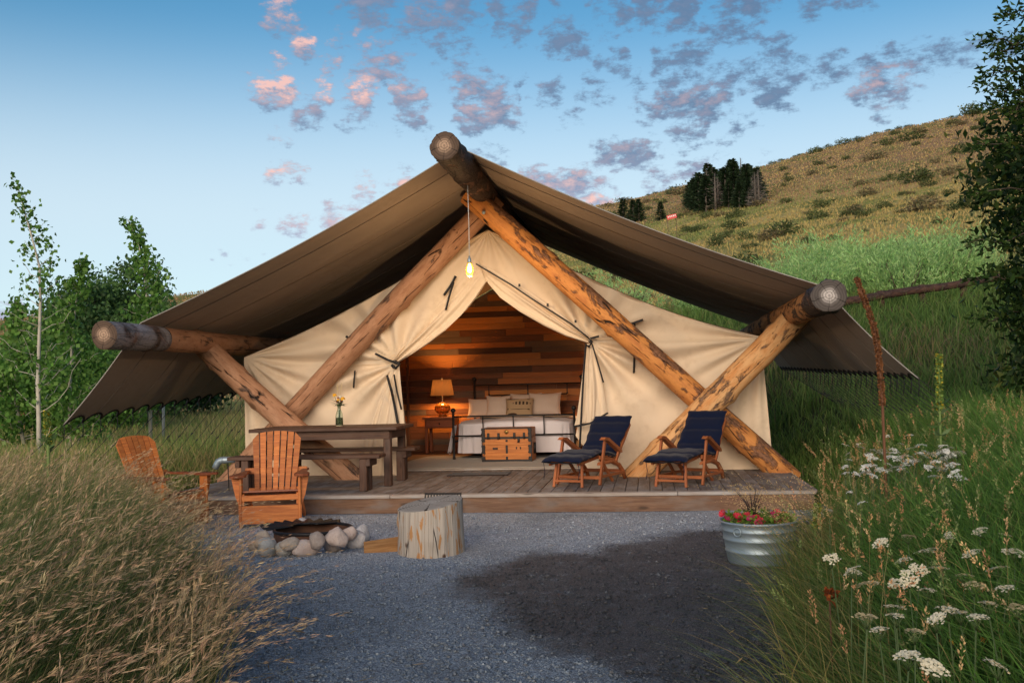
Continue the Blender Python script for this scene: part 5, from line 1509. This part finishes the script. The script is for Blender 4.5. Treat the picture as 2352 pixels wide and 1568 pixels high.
for k in range(38):
    px_ = 1590+k*18+rg.uniform(-12, 12) if k < 36 else 1330+(k-36)*110
    q = P(px_, 650, rg.uniform(35.5, 44))
    o = empty('willow_bush', (q.x, q.y, float(height(q.x, q.y))-.05), rg.uniform(0, 6))
    wl = 'low willow bush glimpsed under the fly edge behind the tent' if (k < 7 or k > 35) else ('bright green willow bush just above the right roof edge' if k < 20 else ('tall bright willow bush behind the rail fence' if k < 29 else 'willow bush beside the dark tree at right'))
    tag(o, wl, 'bush', wl.replace('bush', 'bushes'))
    s_ = rg.uniform(.85, 1.25)*(.75 if k < 14 else 1.05); o.scale = (s_*1.2, s_*1.2, s_)
    link('crown', WIL[k % 3], None, o); link('stems', wst, None, o)
# conifers on the ridge
def conifer_mesh(seed, dead=False):
    rg = np.random.default_rng(seed); ps, ds, ss = [], [], []
    H_ = 5.0
    for z in np.arange(.5, H_, .16):
        R_ = (1-z/H_)**.8*1.15*(1 if not dead else .8)
        for b in range(10 if not dead else 6):
            a = rg.uniform(0, 6.28); L_ = R_*rg.uniform(.6, 1.1)
            for s in np.linspace(.15, 1, 5 if not dead else 3):
                ps.append((L_*s*math.cos(a), L_*s*math.sin(a), z-.12*s+.15*s*s)); ds.append((math.cos(a), math.sin(a), .15)); ss.append(.34 if not dead else .5*L_+.1)
    p = np.array(ps); n = len(p)
    cols = [(.028, .05, .022), (.04, .065, .03), (.02, .036, .016)] if not dead else [(.20, .17, .15), (.28, .24, .21)]
    c = colvar(n, cols, [1]*len(cols), .25, rg)
    v, f, c = leaf_arrays(p, np.array(ss)*rg.uniform(.7, 1.3, n), c, .42 if not dead else .10, dirs=np.array(ds), rg=rg)
    return np_mesh('conifer_needles', v, f, M['leaf'], c)
CON = [conifer_mesh(120+q) for q in range(3)]; DEAD = [conifer_mesh(130+q, True) for q in range(2)]
ctr = MB().tube([(0, 0, -.2), (0, 0, 2.5), (0, 0, 5.0)], [.14, .09, .02], 7).mesh('conifer_trunk'); ctr.materials.append(m_plain('grey_bark', (.12, .10, .085), .9))
rg = np.random.default_rng(131)
for k in range(68):
    u = rg.uniform(0, 1); deadf = (k % 3 == 1)
    if k < 64: px_, by_ = 1580+165*u, 492-14*u-rg.uniform(0, 26)
    else: px_, by_ = (1432, 1455, 1468, 1518)[k-64], (508, 512, 510, 508)[k-64]
    yy_ = 70.0                                   # walk up the slope to the spot where this tree stands
    while yy_ < 215:
        q = P(px_, by_, yy_)
        if float(height(q.x, q.y)) >= q.z: break
        yy_ += 1.0
    o = empty('conifer_tree', (q.x, q.y, float(height(q.x, q.y))-.1), rg.uniform(0, 6), None, 'tree')
    s_ = (.62+.42*math.sin(.5+u*1.9))*rg.uniform(.65, 1.1)*yy_/135 if k < 64 else (.55 if k < 67 else .45)*yy_/120
    o.scale = (s_*1.5, s_*1.5, s_)
    if k >= 64: deadf = False
    tag(o, ('bare grey dead conifer in the grove on the hillside' if deadf else 'dark green conifer in the grove on the hillside') if k < 64 else 'small dark conifer low on the hill beside the fly edge', 'tree', ('dead conifers in the hillside grove' if deadf else 'live conifers in the hillside grove') if k < 64 else 'small conifers by the fly edge')
    link('crown', (DEAD if deadf else CON)[k % 2], None, o); link('trunk', ctr, None, o)
# red and white banner on the hill
q = P(1543, 500, 96); hb_ = float(height(q.x, q.y))
sg_ = empty('hill_sign', (q.x, q.y, hb_), label='small red and white sign on the hillside beside the grove', cat='sign')
z0 = P(1543, 503, 96).z-hb_
msr = m_plain('red_sign_paint', (.55, .03, .03), .5, bstr=0)
MB().box((0, 0, z0+.22), (.95, .04, .42), Euler((0, R(-12), 0)).to_matrix(), .01).build('panel', msr, sg_)
for k in range(5): MB().box((-.32+.16*k, -.03, z0+.20+.034*k), (.09, .01, .13), Euler((0, R(-12), 0)).to_matrix(), .003).build('white_letter', m_plain('white_sign_paint', (.8, .78, .76), .5, bstr=0), sg_)
for x_ in (-.4, .4): beam('leg', (x_, .03, -.1), (x_, .03, z0+.1), .05, .05, M['table'], sg_, zdir=(0, 1, 0))

# rail fence on the right slope
M['fence_log'] = m_log('dark_fence_log', cover=.5, wood=(.10, .05, .036), bark=(.055, .032, .026), seed=44)
fe = empty('rail_fence', (8.2, 33, 0), label='dark brown log rail fence on the slope at right', cat='fence')
rails = [(1930, 694), (2025, 678), (2120, 664), (2215, 650), (2330, 632)]
ps_ = [P(x_, y_, 31+.006*(x_-1930)) for x_, y_ in rails]
for a, b in zip(ps_[:-1], ps_[1:]):
    for dz_ in (0, -.55):
        log('rail', a-Vector((8.2, 33, -dz_)), b-Vector((8.2, 33, -dz_)), .13, .12, M['fence_log'], fe, int(a.x*10)+int(dz_*10)+60, n=10, seg=8, knots=0)
for p_ in ps_:
    g = float(height(p_.x, p_.y)); log('post', (p_.x-8.2, p_.y-33+.12, g-.3), (p_.x-8.2, p_.y-33+.12, p_.z+.14), .12, .11, M['fence_log'], fe, int(p_.x*7), n=10, seg=8, knots=0)
fe2 = empty('rail_fence', (-17, 26, 0), label='brown log rail half hidden in the trees at far left', cat='fence')
a, b = P(-60, 915, 27), P(60, 892, 29)
log('rail', a-Vector((-17, 26, 0)), b-Vector((-17, 26, 0)), .10, .09, M['log_left'], fe2, 201, n=10, seg=8, knots=0)
for p_ in (a.lerp(b, .15), a.lerp(b, .9)): log('post', (p_.x+17, p_.y-26+.1, -.3), (p_.x+17, p_.y-26+.1, p_.z+.1), .09, .085, M['log_left'], fe2, 203, n=10, seg=8, knots=0)
wp = MB().tube([(0, 0, -.3), (.01, 0, .45), (.02, 0, .62)], [.035, .035, .03], 10).build('marker_post', m_plain('white_post', (.62, .62, .60), .7))
wp.location = (P(375, 985, 22).x, 22, P(375, 985, 22).z); tag(wp, 'short white post in the meadow under the left fly edge', 'post')

def limb_tube(mb, a, b, r0, r1, rg, n=6, seg=6, sag=.1):
    a, b = Vector(a), Vector(b); L = (b-a).length; pts = []
    for q in range(seg+1):
        t = q/seg; p = a.lerp(b, t); j = L*.04*math.sin(math.pi*t)
        pts.append(p+Vector((rg.normal()*j, rg.normal()*j, rg.normal()*j+L*sag*math.sin(math.pi*t))))
    mb.tube(pts, [r0+(r1-r0)*q/seg for q in range(seg+1)], n)
    return pts
def broad_tree(name, loc, H_, ell_, n, k, rad, size, cols, wts, seed, label, tr=.12, group=None, aspect=.6, bark=None):
    rg = np.random.default_rng(seed)
    o = empty(name, (loc[0], loc[1], float(height(loc[0], loc[1]))), 0, label, 'tree', group)
    me, cs = foliage('crown', n, ell_, k, rad, size, cols, wts, seed, aspect)
    link('crown', me, None, o)
    mb = MB(); top = max(e[0][2] for e in ell_)
    pts = limb_tube(mb, (0, 0, -.2), (ell_[0][0][0]*.6, ell_[0][0][1]*.6, top), tr, tr*.3, rg, 8, 8, 0)
    for c in cs[::max(1, len(cs)//34)]:
        st_ = pts[min(len(pts)-2, max(1, int(len(pts)*max(.15, min(.9, c[2]/top*.65)))))]
        limb_tube(mb, st_, c, tr*.25, .012, rg, 5, 5, -.05)
    mb.build('trunk', bark or M['bark'], o)
    return o
M['bark'] = m_plain('tree_bark', (.085, .065, .05), .9, 0, .4, 10, .5)
M['aspen_bark'] = m_plain('aspen_bark', (.52, .48, .40), .8, 0, .25, 9, .3)
G1 = [(.085, .165, .055), (.115, .205, .065), (.06, .12, .04)]; G2 = [(.075, .16, .03), (.10, .20, .04), (.055, .12, .025)]
def spot(px_, Y): q = P(px_, 900, Y); return (q.x, q.y)
TR = [
 ('leafy_tree', spot(270, 42), [((0, 0, 3.6), (3.0, 2.4, 2.7)), ((.6, 0, 5.8), (1.9, 1.6, 1.45))], 15000, 210, .36, .21, G1, 'tall dark round crowned tree behind the aspens'),
 ('leafy_tree', spot(185, 39), [((0, 0, 3.3), (2.1, 2.0, 2.4)), ((-.2, 0, 5.0), (1.3, 1.2, 1.2))], 11000, 170, .33, .20, G1, 'dark leafy tree left of the tall round one'),
 ('leafy_tree', spot(372, 40), [((0, 0, 3.0), (1.8, 1.6, 2.4))], 8000, 130, .30, .19, G1, 'dark leafy tree next to the left fly edge'),
 ('leafy_tree', spot(60, 34), [((0, 0, 1.8), (2.0, 1.8, 1.6))], 8000, 120, .30, .18, [(.10, .20, .045), (.13, .25, .055), (.06, .13, .03)], 'bushy green tree at the far left edge'),
 ('leafy_tree', spot(-40, 36), [((0, 0, 1.7), (2.2, 1.8, 1.6))], 7000, 110, .30, .18, G1, 'dark bush cut by the left picture edge'),
 ('leafy_tree', spot(440, 46), [((0, 0, 2.2), (2.2, 1.8, 1.7))], 7000, 110, .32, .20, G1, 'low dark tree peeping out behind the fly edge'),
 ('leafy_tree', spot(130, 30), [((0, 0, 1.6), (2.3, 1.8, 1.5))], 9000, 130, .30, .16, [(.11, .23, .045), (.15, .29, .06), (.07, .15, .03)], 'low bright bush beneath the aspens'),
 ('leafy_tree', spot(230, 28), [((0, 0, 1.5), (1.8, 1.5, 1.5))], 8000, 120, .28, .15, [(.11, .23, .045), (.15, .29, .06), (.07, .15, .03)], 'low green bush right of the aspen trunk'),
]
for k, (nm, lc, el_, n_, kk, rd, sz, cl, lb) in enumerate(TR):
    broad_tree(nm, lc, 5, el_, n_, kk, rd, sz, cl, [2, 1, 1], 150+k, lb, .16)
# aspens: slim pale trunks, loose leaves on short twigs
def aspen(loc, pts, seed, label, n_br=34, leaf=.075, low=.22, dens=1.0, spread=.75):
    rg = np.random.default_rng(seed); g = float(height(*loc))
    o = empty('aspen_tree', (loc[0], loc[1], g), 0, label, 'tree', None)
    pts = [Vector(p) for p in pts]; H_ = pts[-1].z
    mb = MB(); rr = [.045*(1-.9*p.z/H_)+.004 for p in pts]; mb.tube(pts, rr, 8)
    P_, D_ = [], []
    def trunk_at(z):
        for a, b in zip(pts[:-1], pts[1:]):
            if z <= b.z: return a.lerp(b, (z-a.z)/(b.z-a.z))
        return pts[-1]
    for b in range(n_br):
        t = low+(1-low)*(b+rg.uniform(0, .9))/n_br; z = t*H_; a = rg.uniform(0, 6.28)
        L_ = spread*((1-t)**1.25+.10)*rg.uniform(.5, 1.35)+.06
        s0 = trunk_at(z); e = s0+Vector((math.cos(a)*L_, math.sin(a)*L_, L_*rg.uniform(.35, .95)))
        br = limb_tube(mb, s0, e, .012*(1-t*.6), .003, rg, 4, 5, -.06)
        m_ = int((14+46*L_)*dens)
        for q in range(m_):
            u = rg.uniform(.2, 1); i_ = min(int(u*5), 4); p = br[i_].lerp(br[i_+1], u*5-i_)
            P_.append(p+Vector(rg.normal(size=3)*(.05+.10*L_))); D_.append((rg.normal()*.5, rg.normal()*.5, -.6))
    for q in range(26):
        t = rg.uniform(.86, 1); P_.append(trunk_at(t*H_)+Vector(rg.normal(size=3)*.05)); D_.append((rg.normal(), rg.normal(), -.2))
    n = len(P_)
    c = colvar(n, [(.13, .26, .05), (.09, .19, .035), (.18, .32, .07)], [2, 2, 1], .25, rg)
    v, f, c = leaf_arrays(np.array(P_, float), leaf*rg.uniform(.65, 1.2, n), c, .85, dirs=np.array(D_), rg=rg)
    link('crown', np_mesh('crown', v, f, M['leaf'], c), None, o)
    mb.build('trunk', M['aspen_bark'], o); return o
def apt(l0, pxs, Y):
    g = float(height(*l0)); return [tuple(P(x_, y_, Y)-Vector((l0[0], l0[1], g))) for x_, y_ in pxs]
l0 = (P(90, 1000, 17).x, 17.0)
aspen(l0, [(0, 0, 0)]+apt(l0, [(89, 960), (87, 880), (90, 780), (93, 690), (90, 610), (72, 540), (52, 470), (38, 416)], 17), 170, 'slender aspen with pale trunk standing tallest at left', 46, .095, .2, .62, .95)
l0 = (P(345, 1000, 21).x, 21.0)
aspen(l0, [(0, 0, 0)]+apt(l0, [(345, 900), (342, 800), (338, 700), (330, 610), (315, 550), (293, 503)], 21), 171, 'bright green aspen rising above the left side pole', 56, .11, .2, 1.25, 1.05)
l0 = (P(160, 1000, 19).x, 19.0)
aspen(l0, [(0, 0, 0)]+apt(l0, [(160, 900), (165, 800), (172, 720), (178, 660), (188, 600)], 19), 172, 'shorter aspen between the two tall ones', 54, .105, .1, 1.3, 1.1)
l0 = (P(30, 1000, 18).x, 18.5)
aspen(l0, [(0, 0, 0)]+apt(l0, [(32, 900), (40, 800), (44, 740), (40, 700)], 18.5), 173, 'low leafy aspen at the left picture edge', 50, .105, .08, 1.4, 1.1)
# dark tree at the right edge
rt_loc = (5.85, 13.2); g = float(height(*rt_loc))
ell_ = [((0, 0, 3.0), (1.5, 1.7, 2.4)), ((-.35, 0, 1.2), (1.25, 1.4, 1.2)), ((.4, 0, 5.0), (1.3, 1.4, 1.5)), ((.6, .2, 6.6), (1.1, 1.1, 1.2))]
RTO = broad_tree('orchard_tree', rt_loc, 7, ell_, 40000, 460, .20, .125, [(.028, .06, .014), (.05, .09, .02), (.10, .12, .025), (.02, .045, .012)], [3, 2, .7, 2], 180, 'large dark leafy tree filling the right picture edge', .16, aspect=.42)
rg = np.random.default_rng(181)
for (x0, y0), (x1, y1) in (((2400, 90), (2246, 92)), ((2400, 150), (2262, 168)), ((2400, 215), (2244, 190)), ((2400, 225), (2258, 244)), ((2400, 30), (2300, 30)), ((2400, 60), (2270, 128)), ((2400, 330), (2236, 330)), ((2400, 420), (2226, 440)), ((2400, 620), (2225, 640)), ((2400, 520), (2220, 560)), ((2400, 700), (2236, 730))):
    a, b = P(x0, y0, 13)-RTO.location, P(x1, y1, 12.7)-RTO.location; P_, D_ = [], []; mb = MB()
    br = limb_tube(mb, a, b, .014, .003, rg, 5, 6, -.04)
    for q in range(150):
        u = rg.uniform(0, 1)**.8; i_ = min(int(u*6), 5); p = br[i_].lerp(br[i_+1], u*6-i_)
        P_.append(p+Vector(rg.normal(size=3)*.055*(1.3-.6*u))); dd2 = (b-a).normalized(); D_.append((dd2.x*.9+rg.normal()*.4, dd2.y+rg.normal()*.4, dd2.z+rg.normal()*.5))
    n = len(P_); c = colvar(n, [(.035, .07, .015), (.05, .09, .02)], [1, 1], .25, rg)
    v, f, c = leaf_arrays(np.array(P_, float), .085*rg.uniform(.7, 1.25, n), c, .42, dirs=np.array(D_), rg=rg)
    so = link('leafy_spray', np_mesh('leafy_spray', v, f, M['leaf'], c), None, RTO); so['kind'] = 'stuff'; mb.build('twig', M['bark'], so)

# ================================================================ flowers and stalks in the right meadow
def yarrow_head(seed, R_=.042, n=80):
    rg = np.random.default_rng(seed); mb = MB()
    lob = [(rg.uniform(0, 6.28), rg.uniform(.2, .75)*R_) for _ in range(7)]
    for k in range(n):
        a0, l0_ = lob[k % 7]; a = rg.uniform(0, 6.28); r_ = R_*.42*math.sqrt(rg.uniform())
        x_, y_ = l0_*math.cos(a0)+r_*math.cos(a), l0_*math.sin(a0)+r_*math.sin(a)
        z_ = -.22*(x_*x_+y_*y_)/R_*1.0-.25*r_*r_/R_+rg.uniform(-.002, .002); s = R_*.115
        tx, ty = rg.uniform(-.35, .35, 2)
        mb.add([(x_+s*math.cos(q), y_+s*math.sin(q), z_+s*(tx*math.cos(q)+ty*math.sin(q))) for q in np.linspace(0, 2*math.pi, 6)[:5]], [(0, 1, 2, 3, 4)])
    me = mb.mesh('yarrow_head'); return me
MY = m_plain('yarrow_white', (.78, .75, .64), .8, 0, .08, 40, 0); MYC = m_plain('yarrow_cream', (.74, .66, .46), .8, 0, .1, 40, 0); MST = m_plain('yarrow_stem', (.07, .11, .035), .7, bstr=0)
YH = []
for q in range(4):
    me = yarrow_head(200+q); me.materials.append(MY); YH.append(me)
YC = []
for q in range(3):
    me = yarrow_head(210+q, .046, 110); me.materials.append(MYC); YC.append(me)
rgy = np.random.default_rng(220)
def yarrow(px_, py_, z_t, near, scale=1.0):
    q = P(px_, py_, 6.0); sl = (q.z-CAM_H)/6.0
    Yd = (z_t-CAM_H)/sl
    for _ in range(3):
        q = P(px_, py_, Yd); zt = z_t+max(0, float(height(q.x, q.y)))*.6; Yd = (zt-CAM_H)/sl
    q = P(px_, py_, Yd); g = float(height(q.x, q.y)); H_ = q.z-g
    o = empty('yarrow_plant', (q.x, q.y, g), 0, 'cream yarrow flower head low in the near right grass' if near else 'white yarrow flower head in the dense patch beside the deck', 'flower', 'near yarrow flowers at lower right' if near else 'yarrow patch beyond the tub')
    bx, by = rgy.uniform(-.08, .08, 2)
    MB().tube([(bx, by, 0), (bx*.5, by*.5, H_*.5), (0, 0, H_-.05)], .0028, 5).build('stem', MST, o)
    sp2 = MB()
    for a in np.linspace(0, 6.28, 8)[:7]: sp2.tube([(0, 0, H_-.05), (.028*math.cos(a)*scale, .028*math.sin(a)*scale, H_-.008)], .0014, 4)
    sp2.build('flower_stalks', MST, o)
    h_ = link('flower_head', (YC if near else YH)[rgy.integers(0, 3)], None, o, (0, 0, H_), (rgy.uniform(.05, .6), rgy.uniform(-.25, .25), rgy.uniform(0, 6)))
    h_.scale = (scale,)*3
for x_, y_ in ((1910, 1278), (1955, 1305), (1995, 1335), (2085, 1228), (2138, 1257), (2110, 1303), (2088, 1322), (2075, 1282), (2230, 1265), (2215, 1318), (2236, 1338), (2052, 1388), (2058, 1408), (2150, 1417), (2178, 1394), (2205, 1402), (2240, 1412), (2100, 1445), (2085, 1500), (2338, 1390), (2125, 1262), (1965, 1308), (2330, 1262), (2022, 1245), (2160, 1300), (2290, 1300), (2310, 1345), (2020, 1440), (2270, 1380), (2130, 1350), (2060, 1335), (2180, 1225), (2250, 1215), (2310, 1225), (1990, 1410), (2290, 1520), (2150, 1530)):
    yarrow(x_, y_, .62+rgy.uniform(-.04, .08), True, rgy.uniform(.8, 1.15))
for k in range(84):
    u = rgy.uniform(); x_ = 1940+260*u+rgy.normal(0, 8); y_ = 1062+rgy.normal(0, 22)-14*math.sin(u*3)
    yarrow(x_, y_, .74+rgy.uniform(-.05, .05), False, rgy.uniform(.9, 1.4))
for x_, y_ in ((1952, 1128), (2040, 1000), (1905, 1170), (1978, 1152), (2020, 1012)): yarrow(x_, y_, .66, False, .8)
def mullein(pxs, Y, r_, name, label, dry):
    base = P(*pxs[-1], Y); g = float(height(base.x, base.y)); loc = Vector((base.x, base.y, g))
    o = empty(name, loc, 0, label, 'plant')
    pts = [P(x_, y_, Y)-loc for x_, y_ in pxs][::-1]; pts = [Vector((0, 0, -.05))]+pts
    fine = []
    for a, b in zip(pts[:-1], pts[1:]):
        for q in range(6): fine.append(a.lerp(b, q/6))
    fine.append(pts[-1]); n = len(fine)
    mstk = m_plain('dry_mullein', (.16, .07, .035), .9, 0, .4, 30, .5) if dry else m_plain('green_mullein', (.17, .25, .07), .8, 0, .2, 30, .3)
    MB().tube(fine, [r_*.5]*n, 8).build('stalk', mstk, o)
    rg = np.random.default_rng(int(pxs[0][0])); P_, D_, C_ = [], [], []
    for q in range(1500 if dry else 700):
        t = rg.uniform(.28 if dry else .45, 1); i_ = min(int(t*(n-1)), n-2); p = fine[i_].lerp(fine[i_+1], t*(n-1)-i_)
        a = rg.uniform(0, 6.28); tap = (1 if t < .9 else .6+4*(1-t))
        d = Vector((math.cos(a), math.sin(a), .35)); P_.append(p+d*r_*.45*tap); D_.append(tuple(d))
        C_.append((.24, .105, .045) if dry else ((.60, .45, .05) if (rg.uniform() < .16) else (.20, .30, .08)))
    v, f, c = leaf_arrays(np.array([tuple(p) for p in P_]), (.022 if dry else .026)*rg.uniform(.6, 1.2, len(P_)), np.array(C_)*rg.uniform(.5, 1.3, (len(P_), 1)), .7, dirs=np.array(D_), rg=rg)
    link('seed_spike' if dry else 'flower_spike', np_mesh('spike', v, f, M['dry'], c), None, o)
    if not dry:
        P_, D_ = [], []
        for q in range(30):
            t = rg.uniform(.1, .55); p = fine[int(t*(n-1))]; a = rg.uniform(0, 6.28); P_.append(tuple(p)); D_.append((math.cos(a), math.sin(a), .5))
        v, f, c = leaf_arrays(np.array(P_), (.10 if Y > 8.5 else .07)*rg.uniform(.6, 1.2, 30), colvar(30, [(.14, .22, .08)], [1], .2, rg), .35, dirs=np.array(D_), rg=rg)
        link('leaves', np_mesh('leaves', v, f, M['grass'], c), None, o)
    return o
mullein([(1966, 638), (1985, 690), (2006, 745), (2016, 800), (2022, 860), (2027, 930), (2030, 1000)], 8.2, .023, 'mullein_stalk', 'tall bent brown seed stalk of mullein at right', True)
mullein([(108, 945), (110, 985), (111, 1040)], 8.6, .030, 'mullein_plant', 'green mullein spike with yellow flowers in the left grass', False)
mullein([(2157, 815), (2157, 860), (2158, 930), (2160, 1000)], 8.8, .022, 'mullein_plant', 'slim green mullein spike with yellow tip at far right', False)
mullein([(1878, 1158), (1876, 1190), (1872, 1230)], 8.0, .020, 'mullein_plant', 'small mullein spike with yellow tip beside the deck corner', False)
mo = m_plain('orange_petals', (.75, .26, .01), .6, bstr=0)
for k, (x_, y_, lb) in enumerate(((2305, 1437, 'largest orange flower in the lower right corner grass'), (2259, 1471, 'middle one of three orange flowers at lower right'), (2188, 1475, 'leftmost orange flower low in the right grass'))):
    q = P(x_, y_, 4.3); g = float(height(q.x, q.y)); o = empty('orange_flower', (q.x, q.y, g), 0, lb, 'flower', 'orange flowers in the right grass'); H_ = q.z-g
    bloom(o, (0, 0, H_), .022 if k == 0 else .016, mo, 9, 'petals'); MB().tube([(.02, .02, 0), (0, 0, H_)], .003, 5).build('stem', MST, o)
q = P(1905, 1360, 4.7); g = float(height(q.x, q.y)); o = empty('rust_leaf_plant', (q.x, q.y, g), 0, 'plant with rust red dead leaves at the meadow edge', 'plant'); H_ = q.z-g
rg = np.random.default_rng(300); n = 26
v, f, c = leaf_arrays(np.array([0, 0, H_])+rg.normal(size=(n, 3))*np.array([.02, .02, .018]), .035*rg.uniform(.6, 1.3, n), colvar(n, [(.24, .06, .018), (.16, .04, .014)], [1, 1], .2, rg), .7, rg=rg)
link('leaves', np_mesh('leaves', v, f, M['dry'], c), None, o); MB().tube([(0, 0, 0), (.0, 0, H_)], .004, 5).build('stem', M['rust'], o)

# loose stones in the gravel surface
n = 26000; rg = np.random.default_rng(310)
y = 2.6+8.7*rg.uniform(0, 1, n)**1.5; x = xl_f(y)+(xr_f(y)-xl_f(y))*rg.uniform(0, 1, n)
s_ = rg.gamma(2.0, .0030, n)+.003
ov = np.array([[1, 0, 0], [-1, 0, 0], [0, 1, 0], [0, -1, 0], [0, 0, 1], [0, 0, -1]], float)
of = np.array([[0, 2, 4], [2, 1, 4], [1, 3, 4], [3, 0, 4], [2, 0, 5], [1, 2, 5], [3, 1, 5], [0, 3, 5]])
vv = ov[None]*s_[:, None, None]*rg.uniform(.6, 1.3, (n, 6, 1))*np.array([1, 1, .6]); a = rg.uniform(0, 6.28, n)
ca, sa = np.cos(a)[:, None], np.sin(a)[:, None]
vx = vv[..., 0]*ca-vv[..., 1]*sa; vy = vv[..., 0]*sa+vv[..., 1]*ca
vv = np.stack([vx+x[:, None], vy+y[:, None], vv[..., 2]+.012+s_[:, None]*.2], -1).reshape(-1, 3)
ff = (of[None]+6*np.arange(n)[:, None, None]).reshape(-1, 3)
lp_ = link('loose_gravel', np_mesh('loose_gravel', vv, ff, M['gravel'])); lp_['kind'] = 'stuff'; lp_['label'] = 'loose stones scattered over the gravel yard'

# straw and dry leaves blown onto the gravel
n = 320; rg = np.random.default_rng(320)
y = rg.uniform(3.2, 11.0, n); sd_ = rg.uniform(0, 1, n) < .5
e_ = np.abs(rg.normal(0, .28, n)); x = np.where(sd_, xl_f(y)+.25+e_, xr_f(y)-.05-e_)
P_ = np.stack([x, y, np.full(n, .022)], -1); D_ = np.stack([rg.normal(size=n), rg.normal(size=n), rg.normal(size=n)*.06], -1)*3
v, f, c = leaf_arrays(P_, rg.uniform(.03, .16, n), colvar(n, [(.42, .31, .15), (.30, .20, .10), (.20, .11, .05)], [3, 1, .6], .25, rg), .07, dirs=D_, rg=rg, fold_=.02)
lt_ = link('straw_litter', np_mesh('straw_litter', v, f, M['dry'], c)); lt_['kind'] = 'stuff'; lt_['label'] = 'bits of straw and dry leaf on the gravel'
